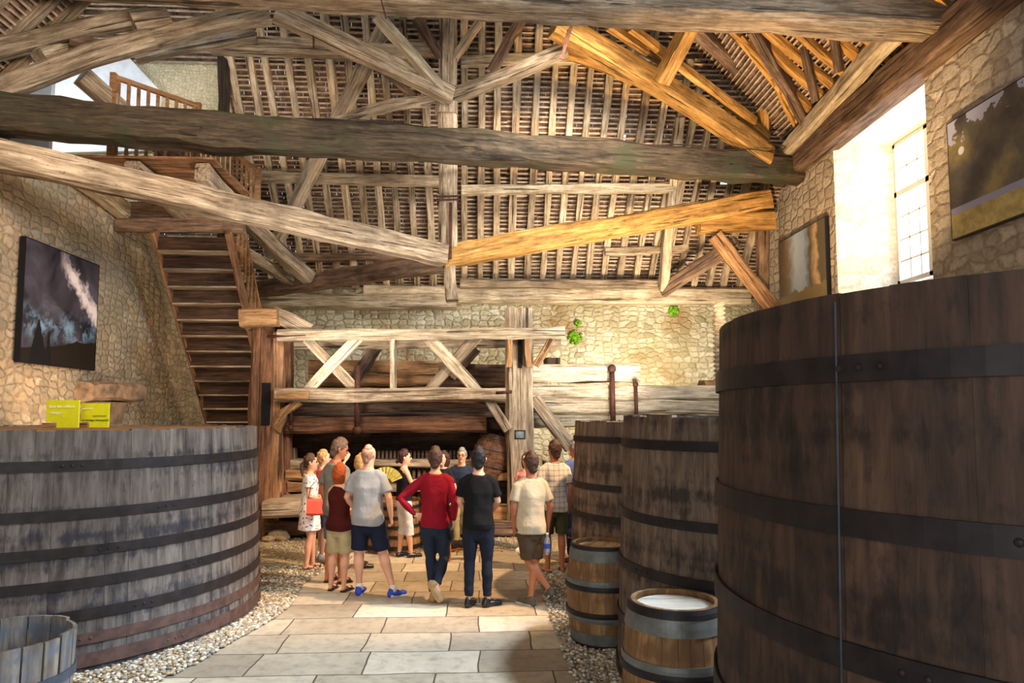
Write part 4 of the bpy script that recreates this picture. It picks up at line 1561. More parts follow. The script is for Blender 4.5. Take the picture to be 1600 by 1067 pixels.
# ------------------------------------------------------------------ people
def ring_loft(bm, pts, rad, seg=12, side=(1, 0, 0), ca=True, cb=True):
    """Closed tube through pts with elliptical radii (a along side, b across); rounded ends if ca/cb."""
    pts = [V(p) for p in pts]
    rad = [(r, r) if isinstance(r, (int, float)) else r for r in rad]
    P2, R2 = list(pts), list(rad)
    if ca:
        t = (pts[0] - pts[1]).normalized()
        m_ = min(rad[0])
        P2 = [pts[0] + t * m_ * 0.95, pts[0] + t * m_ * 0.6] + P2
        R2 = [(rad[0][0] * 0.3, rad[0][1] * 0.3), (rad[0][0] * 0.8, rad[0][1] * 0.8)] + R2
    if cb:
        t = (pts[-1] - pts[-2]).normalized()
        m_ = min(rad[-1])
        P2 = P2 + [pts[-1] + t * m_ * 0.6, pts[-1] + t * m_ * 0.95]
        R2 = R2 + [(rad[-1][0] * 0.8, rad[-1][1] * 0.8), (rad[-1][0] * 0.3, rad[-1][1] * 0.3)]
    side = V(side)
    rings = []
    n = len(P2)
    for i, p in enumerate(P2):
        t = (P2[min(i + 1, n - 1)] - P2[max(i - 1, 0)]).normalized()
        a = (side - t * side.dot(t))
        if a.length < 0.1:
            a = V((0, 1, 0)) - t * t.y
        a.normalize()
        b = t.cross(a)
        ra, rb = R2[i]
        rings.append([bm.verts.new(p + a * ra * math.cos(k * 2 * PI / seg) + b * rb * math.sin(k * 2 * PI / seg)) for k in range(seg)])
    for a, b in zip(rings, rings[1:]):
        for k in range(seg):
            bm.faces.new((a[k], a[(k + 1) % seg], b[(k + 1) % seg], b[k]))
    bm.faces.new(list(reversed(rings[0])))
    bm.faces.new(rings[-1])


def blend(name, bm, mat, parent, voxel=0.010, smooth=3, nz=0.0, nzs=8.0, nzst=(1, 1, 1)):
    """Fuse overlapping lofts into one continuous skin (voxel remesh, then relax)."""
    bmesh.ops.recalc_face_normals(bm, faces=bm.faces)
    me = bpy.data.meshes.new(name)
    bm.to_mesh(me)
    bm.free()
    o = bpy.data.objects.new(name, me)
    COL.objects.link(o)
    r = o.modifiers.new('r', 'REMESH')
    r.mode = 'VOXEL'
    r.voxel_size = voxel * QK
    s = o.modifiers.new('s', 'SMOOTH')
    s.factor = 0.5
    s.iterations = smooth
    o.parent = parent
    me.materials.append(mat)
    PENDING.append((o, nz, nzs, nzst))
    return o


PENDING = []
QK = 1.2


def settle():
    """Bake every fused body and garment in one evaluation."""
    dg = bpy.context.evaluated_depsgraph_get()
    baked = [bpy.data.meshes.new_from_object(o.evaluated_get(dg)) for o, *_ in PENDING]
    for (o, nz, nzs, st), me in zip(PENDING, baked):
        mat = o.data.materials[0]
        if nz:
            for v_ in me.vertices:
                v_.co += v_.normal * noise.noise(V((v_.co.x * nzs * st[0], v_.co.y * nzs * st[1], v_.co.z * nzs * st[2]))) * nz
        me.polygons.foreach_set('use_smooth', [True] * len(me.polygons))
        me.materials.clear()
        me.materials.append(mat)
        o.modifiers.clear()
        o.data = me
    PENDING.clear()


def skin_mat(name, col):
    m = NT(name, 0.5, 0, 0.4)
    c = m.coord((1, 1, 1))
    n = m.noise(c, 6, 3, 0.5)
    a = srgb(col)
    m.base(m.ramp(n, [(0.35, tuple(x * 0.88 for x in a[:3]) + (1,)), (0.65, a)]))
    m.b.inputs['Subsurface Weight'].default_value = 0.06
    m.b.inputs['Subsurface Radius'].default_value = (0.02, 0.008, 0.004)
    return m.m


def cloth(name, col, pattern=None, cols=None, scale=10):
    m = NT(name, 0.85, 0, 0.2)
    c = m.coord((1, 1, 1))
    n = m.noise(c, 5, 4, 0.6, 0.6)
    base = m.ramp(n, [(0.3, tuple(x * 0.80 for x in srgb(col)[:3]) + (1,)), (0.6, srgb(col))])
    if pattern == 'floral':
        v = m.n('ShaderNodeTexVoronoi', feature='F1')
        v.inputs['Scale'].default_value = scale
        m.l(c, v.inputs['Vector'])
        k = m.math('LESS_THAN', v.outputs['Distance'], 0.30)
        sp = m.n('ShaderNodeSeparateColor')
        m.l(v.outputs['Color'], sp.inputs[0])
        fc = m.ramp(sp.outputs[0], [(i / (len(cols) - 1), srgb(x)) for i, x in enumerate(cols)])
        k2 = m.math('MULTIPLY', k, m.math('GREATER_THAN', sp.outputs[1], 0.25))
        base = m.mix(k2, base, fc)
    if pattern == 'check':
        sp = m.n('ShaderNodeSeparateXYZ')
        m.l(c, sp.inputs[0])
        ks = []
        for ax in (0, 2):
            f = m.math('FRACT', m.math('MULTIPLY', sp.outputs[ax], scale))
            ks.append(m.math('LESS_THAN', f, 0.28))
        k = m.math('MULTIPLY', m.math('ADD', ks[0], ks[1]), 0.38)
        base = m.mix(k, base, srgb(cols[0]))
    m.base(base)
    m.bump(n, 0.5, 0.03)
    return m.m


SK = skin_mat('skin_fair', '#d99a78')
SKP = skin_mat('skin_pale', '#e3ab8c')
SKT = skin_mat('skin_tanned', '#b9744f')


def hair_mat(name, col):
    m = NT(name, 0.6, 0, 0.4)
    c = m.coord((6, 6, 1.2))
    n = m.noise(c, 9, 5, 0.7)
    a = srgb(col)
    m.base(m.ramp(n, [(0.3, tuple(x * 0.55 for x in a[:3]) + (1,)), (0.7, tuple(min(1, x * 1.3) for x in a[:3]) + (1,))]))
    m.bump(n, 0.8, 0.01)
    return m.m


def eye_bits(t, head_m, with_glasses=False):
    bm = bmesh.new()
    for s in (-1, 1):
        bmesh.ops.create_uvsphere(bm, u_segments=8, v_segments=6, radius=0.012, matrix=head_m @ Matrix.Translation((s * 0.031, 0.088, 0.115)))
    finish('eyes', bm, M['eye'], t, smooth=True)
    bm = bmesh.new()
    for s in (-1, 1):
        ring_loft(bm, [head_m @ V((s * 0.015, 0.099, 0.138)), head_m @ V((s * 0.03, 0.098, 0.142)), head_m @ V((s * 0.048, 0.088, 0.136))], [0.004, 0.005, 0.003], 6)
    finish('eyebrows', bm, M['brow'], t, smooth=True)
    bm = bmesh.new()
    ring_loft(bm, [head_m @ V((-0.024, 0.091, 0.052)), head_m @ V((0, 0.101, 0.053)), head_m @ V((0.024, 0.091, 0.052))], [(0.004, 0.005), (0.007, 0.007), (0.004, 0.005)], 8, (0, 0, 1))
    finish('mouth', bm, M['lips'], t, smooth=True)
    if with_glasses:
        bm = bmesh.new()
        for s in (-1, 1):
            tube(bm, [head_m @ V((s * 0.034 + 0.025 * math.cos(a), 0.108, 0.115 + 0.019 * math.sin(a))) for a in [i * PI / 8 for i in range(16)]], 0.0025, 6, True)
            tube(bm, [head_m @ V((s * 0.058, 0.105, 0.118)), head_m @ V((s * 0.084, 0.01, 0.118))], 0.0025, 6)
        tube(bm, [head_m @ V((-0.01, 0.110, 0.118)), head_m @ V((0.01, 0.110, 0.118))], 0.0025, 6)
        finish('glasses', bm, M['black'], t)


M['eye'] = mat_plain('eye_dark', '#241a16', 0.2, var=0, bump=0)
M['brow'] = mat_plain('eyebrow', '#3b2a20', 0.8, var=0, bump=0)
M['lips'] = mat_plain('lips', '#a8564a', 0.5, var=0, bump=0)


def hand(bm, w, d, up, grip=0.25, side=1, sc_=1.0):
    """Palm and five fingers from wrist w along d; up = back of the hand; grip 0 open .. 1 fist."""
    d = V(d).normalized()
    up = (V(up) - d * V(up).dot(d)).normalized()
    sd = d.cross(up) * side       # towards the thumb
    k = sc_
    ring_loft(bm, [w - d * 0.015 * k, w + d * 0.03 * k, w + d * 0.085 * k], [(0.024 * k, 0.017 * k), (0.036 * k, 0.016 * k), (0.038 * k, 0.014 * k)], 10, sd)
    for i, (o_, L) in enumerate(((0.028, 0.068), (0.0095, 0.076), (-0.0095, 0.071), (-0.028, 0.056))):
        p = w + d * 0.085 * k + sd * o_ * k
        pts = [p]
        ang = 0
        cur = p
        for seg in range(3):
            ang += grip * (1.1 if seg else 0.8)
            dd_ = d * math.cos(ang) - up * math.sin(ang)
            cur = cur + dd_ * L * k * (0.42, 0.32, 0.26)[seg]
            pts.append(cur)
        ring_loft(bm, pts, [0.0095 * k, 0.0092 * k, 0.0085 * k, 0.0068 * k], 8, sd)
    b0 = w + d * 0.025 * k + sd * 0.026 * k
    t1 = b0 + (d * 0.6 + sd * 0.7 - up * 0.25 * grip).normalized() * 0.038 * k
    t2 = t1 + (d * 0.9 + sd * (0.25 - 0.4 * grip) - up * 0.5 * grip).normalized() * 0.032 * k
    ring_loft(bm, [b0, t1, t2], [0.012 * k, 0.011 * k, 0.008 * k], 8, up)


def person(label, u, Y, H, face, top, bottom, hair, skin=None, fem=False, bulk=1.0, arms=None, legs=None, turn=0.0, nod=0.0,
           shoes=None, sleeve='short', leg='shorts', hem=0.0, eyes=False, glasses=False, hairstyle='short', sway=0.0, x=None, socks=None, headlift=0.0):
    """face: heading in degrees, 0 = looking away from the camera, 90 = to the left, -90 = to the right."""
    p = P(u, 650, Y)
    X = p.x if x is None else x
    t = thing('person', label, 'person', (X, Y, 0), math.radians(face))
    k = H / 1.78
    t.scale = (k, k, k)
    sk = skin or SK
    b = bulk
    hipw, wst, cst, shw = (0.160, 0.143, 0.157, 0.166)
    if fem:
        hipw, wst, cst, shw = (0.165, 0.120, 0.138, 0.145)
    L = {'hipL': V((-0.088, 0, 0.90)), 'kneeL': V((-0.10, 0.02, 0.50)), 'ankL': V((-0.105, -0.02, 0.09)), 'toeL': V((-0.13, 0.15, 0.03)),
         'hipR': V((0.088, 0, 0.90)), 'kneeR': V((0.10, 0.02, 0.50)), 'ankR': V((0.105, -0.02, 0.09)), 'toeR': V((0.13, 0.15, 0.03)),
         'shL': V((-shw * (0.9 + 0.1 * b), 0, 1.385)), 'elL': V((-0.25 * (0.8 + .2 * b), -0.03, 1.15)), 'wrL': V((-0.25, 0.05, 0.90)),
         'shR': V((shw * (0.9 + 0.1 * b), 0, 1.385)), 'elR': V((0.25 * (0.8 + .2 * b), -0.03, 1.15)), 'wrR': V((0.25, 0.05, 0.90))}
    for dct in (arms or {}, legs or {}):
        for kk, vv in dct.items():
            if kk in L:
                L[kk] = V(vv)
    for q in ('elL', 'wrL', 'elR', 'wrR'):
        L[q].x *= 0.89
    a_ = arms or {}
    tor = [(0, 0, 0.84), (0, -0.01, 0.93), (sway * .5, 0.0, 1.05), (sway, 0.0, 1.15), (sway, 0.0, 1.28), (sway * .8, 0, 1.37), (sway * .6, -0.01, 1.42), (sway * .4, -0.01, 1.46)]
    trd = [(hipw * .85, 0.095), (hipw * b, 0.118 * b), (wst * 1.04 * b, 0.108 * b), (wst * b, 0.104 * b), (cst * b, 0.117 * b), (cst * 1.02 * b, 0.110), (cst * 0.86 * b, 0.09), (0.085, 0.072)]
    # head frame: origin at the nape level
    hb_ = V((sway * .3, 0.0, 1.545 + headlift))
    hm = Matrix.Translation(hb_) @ Matrix.Rotation(math.radians(turn), 4, 'Z') @ Matrix.Rotation(math.radians(-nod), 4, 'X') @ Matrix.Scale(1.06, 4)
    bm = bmesh.new()
    ring_loft(bm, tor, trd, 20)
    ring_loft(bm, [V((sway * .35, -0.01, 1.42)), V((sway * .3, 0.0, 1.50)), hm @ V((0, 0.0, 0.06))], [0.062 * (0.85 if fem else b), 0.054 * (0.85 if fem else b), 0.056 * (0.85 if fem else b)], 12)
    # skull, jaw, nose, ears
    ring_loft(bm, [hm @ V(q) for q in ((0, 0.028, -0.005), (0, 0.022, 0.035), (0, 0.012, 0.08), (0, 0.0, 0.13), (0, -0.006, 0.168), (0, -0.008, 0.190))],
              [(0.036, 0.048), (0.056, 0.074), (0.070, 0.092), (0.075, 0.100), (0.066, 0.090), (0.044, 0.060)], 18, hm.to_3x3() @ V((1, 0, 0)))
    ring_loft(bm, [hm @ V((0, 0.094, 0.118)), hm @ V((0, 0.112, 0.088)), hm @ V((0, 0.104, 0.078))], [(0.008, 0.008), (0.014, 0.012), (0.012, 0.008)], 8)
    ring_loft(bm, [hm @ V((0, 0.078, 0.02)), hm @ V((0, 0.086, 0.012))], [0.02, 0.016], 8)
    for s in (-1, 1):
        ring_loft(bm, [hm @ V((s * 0.074, -0.005, 0.075)), hm @ V((s * 0.083, -0.012, 0.105)), hm @ V((s * 0.082, -0.012, 0.125))], [(0.006, 0.011), (0.008, 0.018), (0.006, 0.013)], 8)
    for sd, s in (('L', -1), ('R', 1)):
        hp, kn, an, to = (L[q + sd] for q in ('hip', 'knee', 'ank', 'toe'))
        calf = kn.lerp(an, 0.3) + V((0, -0.015, 0))
        ring_loft(bm, [hp, hp.lerp(kn, 0.5), kn, calf, kn.lerp(an, 0.7), an], [0.092 * (b if not fem else 0.98), 0.074 * b, 0.053 * b, 0.056 * b, 0.040, 0.034], 12)
        f_ = (to - an)
        ring_loft(bm, [an + V((0, -0.02, -0.045)) if an.z < 0.12 else an - f_ * 0.15, an.lerp(to, 0.55), to], [(0.028, 0.024), (0.031, 0.020), (0.029, 0.012)], 10)
        sh, el, wr = (L[q + sd] for q in ('sh', 'el', 'wr'))
        tk = (0.82 if fem else 1.0) * (0.6 + 0.4 * b)
        ring_loft(bm, [sh + V((-s * 0.05, 0, 0.0)), sh, sh.lerp(el, 0.4), el, el.lerp(wr, 0.3), wr], [0.052 * tk, 0.054 * tk, 0.048 * tk, 0.037 * tk, 0.039 * tk, 0.025 * tk], 12)
        ring_loft(bm, [V((s * 0.03, -0.01, 1.45)), V((s * 0.10, -0.01, 1.425)), sh + V((0, 0, 0.002))], [0.05, 0.052 * tk, 0.052 * tk], 12)
        d = a_.get('hd' + sd)
        d = V(d) if d else (wr - el).normalized() + V((0, 0.1, 0))
        up = V(a_.get('hu' + sd, (s * 1.0, 0.1, 0)))
        hand(bm, wr, d, up, a_.get('grip' + sd, 0.3), a_.get('thumb' + sd, 1 if s < 0 else -1))
    blend('body', bm, sk, t, 0.0085, 2)
    # garments ------------------------------------------------------
    e = 0.016
    if top:
        bm = bmesh.new()
        if hem == 0.0:
            hem = 0.86
        tp = [V(q) for q in tor if q[2] > hem + 0.03]
        tr_ = [trd[i] for i, q in enumerate(tor) if q[2] > hem + 0.03]
        h0 = V((0, 0, hem))
        tp = [h0] + tp
        r0 = (hipw * b * 1.0, 0.115 * b)
        tr_ = [r0] + tr_
        tr_ = [(r[0] + e + 0.004, r[1] + e) for r in tr_]
        if sleeve in ('tank',):
            tr_[-1] = (0.080, 0.07)
            tr_[-2] = (tr_[-2][0] - 0.03, tr_[-2][1])
        else:
            tr_[-1] = (0.100 * (0.92 if fem else 1) * (0.5 + 0.5 * b), 0.086)
            tp[-1] = tp[-1] + V((0, 0, 0.012))
        ring_loft(bm, tp, tr_, 24, ca=False, cb=False)
        if sleeve != 'tank':
            for sd, s in (('L', -1), ('R', 1)):
                sh, el, wr = (L[q + sd] for q in ('sh', 'el', 'wr'))
                tk = (0.84 if fem else 1.0) * (0.6 + 0.4 * b)
                ring_loft(bm, [V((s * 0.045, -0.01, 1.437)), V((s * 0.10, -0.01, 1.425)), sh + V((0, 0, 0.002))], [0.055, 0.066 * tk, 0.068 * tk], 14)
                if sleeve == 'short':
                    ring_loft(bm, [sh + V((-s * 0.07, 0, 0.0)), sh, sh.lerp(el, 0.72)], [0.058 * tk, 0.068 * tk, 0.070 * tk], 14, ca=True, cb=False)
                elif sleeve == 'cap':
                    ring_loft(bm, [sh + V((-s * 0.07, 0, 0.0)), sh, sh.lerp(el, 0.45)], [0.058 * tk, 0.068 * tk, 0.078 * tk], 14, ca=True, cb=False)
                else:
                    ring_loft(bm, [sh + V((-s * 0.07, 0, 0.0)), sh, sh.lerp(el, .5), el, el.lerp(wr, .5), wr - (wr - el) * 0.05],
                              [0.058 * tk, 0.068 * tk, 0.060 * tk, 0.050 * tk, 0.045 * tk, 0.034 * tk], 14, ca=True, cb=True)
        if leg == 'dress':
            ring_loft(bm, [(0, 0, 1.12), (0, -0.01, 0.95), (0, 0, 0.78), (0, 0, 0.62)], [(0.135, 0.115), (0.185, 0.145), (0.21, 0.165), (0.225, 0.18)], 24, ca=False, cb=False)
        blend('dress' if leg == 'dress' else 'shirt', bm, top, t, 0.009, 2, nz=0.015, nzs=8, nzst=(1, 1, 0.7))
    if bottom and leg != 'dress':
        bm = bmesh.new()
        ring_loft(bm, [(0, -0.005, 0.84), (0, -0.01, 0.93), (0, 0, 1.02)], [(hipw * .9 * b, 0.11 * b), (hipw * b + e * .4, 0.121 * b), (wst * 1.0 * b, 0.104 * b)], 20, ca=True, cb=False)
        if leg == 'skirt':
            ring_loft(bm, [(0, 0, 0.95), (0, 0, 0.75), (0, 0, 0.5)], [(0.18, 0.14), (0.2, 0.16), (0.21, 0.17)], 24, ca=False, cb=False)
        else:
            for sd, s in (('L', -1), ('R', 1)):
                hp, kn, an = (L[q + sd] for q in ('hip', 'knee', 'ank'))
                w0, w1, w2 = (0.098 * b, 0.088 * b, 0.088 * b) if leg == 'shorts' else (0.098 * b, 0.080 * b, 0.064 * b)
                if leg == 'shorts':
                    en = hp.lerp(kn, 0.92)
                    ring_loft(bm, [hp, hp.lerp(kn, 0.5), en], [w0, w1 + 0.004, w2], 16, ca=True, cb=False)
                elif leg == 'capri':
                    en = kn.lerp(an, 0.32)
                    ring_loft(bm, [hp, hp.lerp(kn, 0.5), kn, en], [w0, w1, 0.068, 0.070], 16, ca=True, cb=False)
                elif leg == 'slim':
                    en = kn.lerp(an, 0.93)
                    ring_loft(bm, [hp, hp.lerp(kn, 0.5), kn, kn.lerp(an, .35) + V((0, -.012, 0)), en], [w0, 0.086 * b, 0.066, 0.062, 0.048], 16, ca=True, cb=False)
                else:
                    en = kn.lerp(an, 0.97)
                    ring_loft(bm, [hp, hp.lerp(kn, 0.5), kn, en], [w0, 0.092 * b, 0.082, 0.078], 16, ca=True, cb=False)
        nm = {'shorts': 'shorts', 'capri': 'trousers', 'slim': 'trousers', 'long': 'trousers', 'skirt': 'skirt'}[leg]
        blend(nm, bm, bottom, t, 0.009, 2, nz=0.009, nzs=8, nzst=(1, 1, 1.6))
    if shoes:
        smat, solemat, kind = shoes
        for sd, s in (('L', -1), ('R', 1)):
            an, to = L['ank' + sd], L['toe' + sd]
            f_ = to - an
            fd = f_.normalized()
            dn = V((0, 0, -1)) if an.z < 0.14 else (V((0, 0, -1)) - fd * V((0, 0, -1)).dot(fd)).normalized()
            if an.z < 0.14:
                heel = V((an.x - 0.02 * s * 0, an.y - 0.035, 0.038))
                heel = V((an.x, an.y, 0.036)) - V((f_.x, f_.y, 0)).normalized() * 0.03
                tip = V((to.x, to.y, 0.030))
            else:
                heel = an + dn * 0.055 - fd * 0.04
                tip = to + dn * 0.0
            if kind != 'sandal':
                bm = bmesh.new()
                mid = heel.lerp(tip, 0.5)
                ring_loft(bm, [heel, mid - dn * 0.004, tip], [(0.044, 0.044), (0.048, 0.042), (0.046, 0.030)], 12)
                if kind != 'flat':
                    ring_loft(bm, [heel - dn * 0.0, heel - dn * 0.05 + fd * 0.02], [(0.042, 0.04), (0.042, 0.045)], 12)
                so = blend('shoe', bm, smat, t, 0.008, 2)
            else:
                bm = bmesh.new()
                for f in (0.35, 0.8):
                    c_ = heel.lerp(tip, f)
                    tube(bm, [c_ + V((0.045 * math.cos(q), 0, 0.0)) + V((0, 0, 0.03 * math.sin(q))) for q in [i * PI / 6 for i in range(7)]], 0.008, 6)
                so = finish('sandal', bm, smat, t)
            bm = bmesh.new()
            sx = fd.cross(dn).normalized()
            ws = [(-0.03, 0.030), (0.02, 0.040), (0.5, 0.036), (0.85, 0.046), (1.08, 0.036), (1.16, 0.012)]
            L_ = (tip - heel).length
            fd2 = (tip - heel).normalized()
            lo_, hi_ = [], []
            bot = 0.034
            for off, arr in ((bot, lo_), (bot - 0.016, hi_)):
                ptsr, ptsl = [], []
                for f, w_ in ws:
                    c_ = heel + fd2 * L_ * f + dn * off
                    if an.z < 0.14:
                        c_.z = 0.002 if off == bot else 0.018
                    ptsr.append(bm.verts.new(c_ + sx * w_))
                    ptsl.append(bm.verts.new(c_ - sx * w_))
                arr.extend(ptsr + list(reversed(ptsl)))
            bm.faces.new(lo_)
            bm.faces.new(list(reversed(hi_)))
            n_ = len(lo_)
            for q in range(n_):
                bm.faces.new((lo_[q], hi_[q], hi_[(q + 1) % n_], lo_[(q + 1) % n_]))
            finish('sole', bm, solemat, so)
            if socks:
                bm = bmesh.new()
                ring_loft(bm, [an + V((0, 0, 0.05)), an - V((0, 0, 0.03))], [0.041, 0.046], 12, ca=False, cb=False)
                finish('sock', bm, socks, t, smooth=True)
    # hair ----------------------------------------------------------
    if hair:
        bm = bmesh.new()
        sx3 = hm.to_3x3() @ V((1, 0, 0))
        if hairstyle == 'short':
            ring_loft(bm, [hm @ V(q) for q in ((0, -0.042, 0.045), (0, -0.032, 0.09), (0, -0.020, 0.13), (0, -0.010, 0.17), (0, -0.006, 0.200))],
                      [(0.060, 0.060), (0.084, 0.082), (0.090, 0.096), (0.084, 0.104), (0.060, 0.078)], 18, sx3)
            ring_loft(bm, [hm @ V((0, 0.05, 0.195)), hm @ V((0, -0.02, 0.225))], [(0.05, 0.028), (0.05, 0.03)], 12, sx3)
        elif hairstyle == 'crop':
            ring_loft(bm, [hm @ V(q) for q in ((0, -0.045, 0.05), (0, -0.032, 0.08), (0, -0.020, 0.12), (0, -0.020, 0.14))],
                      [(0.048, 0.048), (0.071, 0.071), (0.078, 0.084), (0.070, 0.072)], 18, sx3)
        elif hairstyle == 'bob':
            ring_loft(bm, [hm @ V(q) for q in ((0, -0.02, -0.01), (0, -0.03, 0.05), (0, -0.025, 0.11), (0, -0.012, 0.15), (0, -0.006, 0.185), (0, 0, 0.21))],
                      [(0.085, 0.07), (0.100, 0.085), (0.100, 0.090), (0.095, 0.095), (0.078, 0.092), (0.045, 0.055)], 18, sx3)
        elif hairstyle == 'tail':
            ring_loft(bm, [hm @ V(q) for q in ((0, -0.045, 0.075), (0, -0.03, 0.11), (0, -0.020, 0.14), (0, -0.010, 0.175), (0, -0.006, 0.202))],
                      [(0.062, 0.056), (0.084, 0.080), (0.088, 0.094), (0.082, 0.102), (0.058, 0.076)], 18, sx3)
            ring_loft(bm, [hm @ V(q) for q in ((0, -0.09, 0.12), (0, -0.125, 0.08), (0.0, -0.12, 0.0), (0.0, -0.11, -0.09))], [0.03, 0.034, 0.032, 0.016], 10)
        elif hairstyle == 'bun':
            ring_loft(bm, [hm @ V(q) for q in ((0, -0.045, 0.065), (0, -0.03, 0.11), (0, -0.020, 0.14), (0, -0.010, 0.175), (0, -0.006, 0.202))],
                      [(0.062, 0.056), (0.084, 0.080), (0.088, 0.094), (0.082, 0.102), (0.058, 0.076)], 18, sx3)
            ring_loft(bm, [hm @ V((0, -0.095, 0.07)), hm @ V((0, -0.115, 0.045))], [0.036, 0.03], 10)
        blend('hair', bm, hair, t, 0.008, 1, nz=0.007, nzs=34)
    if eyes:
        eye_bits(t, hm, glasses)
    return t


def lp(t, q):
    """person-local point to world"""
    return Matrix.LocRotScale(t.location, t.rotation_euler, t.scale) @ V(q)


M['leather_black'] = mat_plain('leather_black', '#17171a', 0.3, var=0.1, bump=0, spec=0.6)
M['leather_brown'] = mat_plain('leather_brown', '#5a3826', 0.5, var=0.15, bump=0)
M['canvas_tan'] = mat_plain('canvas_tan', '#a08763', 0.8, var=0.1, bump=0)
M['sole_tan'] = mat_plain('sole_tan', '#b08b58', 0.8, var=0.1, bump=0)
M['sole_white'] = mat_plain('sole_white', '#d9d5cb', 0.6, var=0.05, bump=0)
M['shoe_blue'] = cloth('shoe_blue_white', '#3a50b8', 'floral', ['#e0deda', '#c9cdd8'], 11)
M['shoe_grey'] = mat_plain('shoe_grey', '#5b554c', 0.7, var=0.2, bump=0)
hb_dark, hb_br, hb_red = hair_mat('hair_black', '#1d1a1c'), hair_mat('hair_brown', '#4a3122'), hair_mat('hair_red', '#b5501c')
hb_gr, hb_gb, hb_bl = hair_mat('hair_grey', '#83807c'), hair_mat('hair_greybrown', '#6b5242'), hair_mat('hair_blond', '#b8925a')
hb_db = hair_mat('hair_dark_auburn', '#3a1f1a')
hb_stub = hair_mat('hair_stubble', '#a77a62')

# 1 woman in the floral dress, turned to the right
w1 = person('woman in white floral dress with a coral handbag, turned right', 487, 9.75, 1.60, -78,
            cloth('floral_dress', '#ebe0d2', 'floral', ['#b5443c', '#3b2c2c', '#c9564a'], 22), None, hb_br, SK, fem=True, leg='dress', sleeve='cap',
            arms={'elL': (-0.21, 0.0, 1.16), 'wrL': (-0.04, 0.17, 1.12), 'hdL': (1, 0.2, 0.05), 'huL': (0, 0.3, 1), 'elR': (0.20, -0.02, 1.15), 'wrR': (0.05, 0.20, 1.08), 'hdR': (-0.8, 0.5, 0), 'huR': (0, 0.2, 1)},
            legs={'ankL': (-0.09, 0.06, 0.09), 'kneeL': (-0.09, 0.05, 0.5), 'toeL': (-0.10, 0.22, 0.03), 'ankR': (0.08, -0.03, 0.09), 'toeR': (0.1, 0.12, 0.03)},
            shoes=(M['leather_brown'], M['leather_brown'], 'sandal'), eyes=True, hairstyle='tail', hem=0.8)
# handbag
bm = bmesh.new()
hewn(bm, 0.24, 0.12, 0.22, 0.004, 0.2, step=0.06)
hbg = thing('handbag', 'coral red leather handbag held by the woman in the floral dress', 'bag', tuple(P(493, 792, 9.45)), 0.25)
o = finish('bag_body', bm, mat_plain('coral_leather', '#d9543f', 0.45, var=0.05, bump=0), hbg, smooth=False)
o.location = (-0.12, 0, 0)
bm = bmesh.new()
tube(bm, [(-0.10, 0, 0.1), (-0.07, 0, 0.27), (0.0, 0.0, 0.36), (0.07, 0, 0.27), (0.10, 0, 0.1)], 0.007, 6)
finish('strap', bm, M['leather_brown'], hbg)
# 2 woman in coral top, arm lifted
person('woman in coral pink top lifting an arm, half hidden by the grey-shirted man', 507, 10.45, 1.62, -70,
       cloth('coral_top', '#d9606a'), cloth('grey_blue_shorts', '#5d6570'), hb_bl, SKP, fem=True, sleeve='cap', hem=0.95,
       arms={'shR': (0.16, 0.02, 1.44), 'elR': (0.12, 0.24, 1.46), 'wrR': (0.03, 0.36, 1.62), 'hdR': (-0.2, 0.4, 0.7)}, shoes=(M['sole_white'], M['sole_white'], 'trainer'), eyes=True, hairstyle='tail')
# her white sunglasses
t = thing('sunglasses', 'white sunglasses held up beside the head of the grey-shirted man', 'sunglasses', tuple(P(520, 706, 10.2)), 0)
bm = bmesh.new()
for s in (0, 1):
    tube(bm, [V((s * 0.05 + 0.026 * math.cos(a), 0, 0.022 * math.sin(a))) for a in [i * PI / 8 for i in range(16)]], 0.006, 6, True)
tube(bm, [(-0.02, 0, 0), (-0.09, -0.02, -0.08)], 0.006, 6)
finish('sunglasses_frame', bm, M['sole_white'], t)
# 3 tall man in grey-green shirt
person('tall man in grey-green shirt with grey-brown hair looking down to the right', 527, 8.95, 1.85, -38,
       cloth('greygreen_shirt', '#7a786c'), cloth('slate_shorts', '#5a6470'), hb_gb, SKT, sleeve='short', hem=0.84, nod=18, turn=-35,
       legs={'ankR': (0.09, 0.02, 0.09)}, shoes=(M['leather_black'], M['leather_black'], 'sandal'), eyes=True)
# 4 red-haired woman
person('red-haired woman in maroon sleeveless top and khaki shorts, seen from behind', 533, 8.55, 1.56, -22,
       cloth('maroon_top', '#4a1512'), cloth('khaki_shorts', '#b7a880'), hb_red, SKP, fem=True, bulk=1.12, sleeve='tank', hem=0.86, hairstyle='bob',
       arms={'elL': (-0.23, 0.03, 1.18), 'wrL': (-0.12, 0.20, 1.12), 'elR': (0.25, 0.03, 1.18), 'wrR': (0.15, 0.20, 1.12)},
       shoes=(M['leather_black'], M['leather_black'], 'sandal'))
# 5 bald man
person('bald man in light grey t-shirt and navy shorts standing with feet apart', 577, 8.33, 1.80, -10,
       cloth('light_grey_shirt', '#a3a4a6'), cloth('navy_shorts', '#1b2238'), hb_stub, SKP, bulk=1.15, hairstyle='crop', hem=0.84, turn=-14,
       arms={'elL': (-0.28, -0.04, 1.15), 'wrL': (-0.21, 0.12, 0.98), 'elR': (0.30, -0.02, 1.15), 'wrR': (0.30, 0.07, 0.91), 'gripR': .6},
       legs={'kneeR': (0.18, 0.04, 0.50), 'ankR': (0.33, -0.02, 0.09), 'toeR': (0.44, 0.08, 0.03), 'kneeL': (-0.11, 0.03, 0.5), 'ankL': (-0.10, 0.02, 0.09), 'toeL': (-0.10, 0.17, 0.03)},
       shoes=(M['shoe_blue'], M['sole_white'], 'trainer'), socks=M['sole_white'])
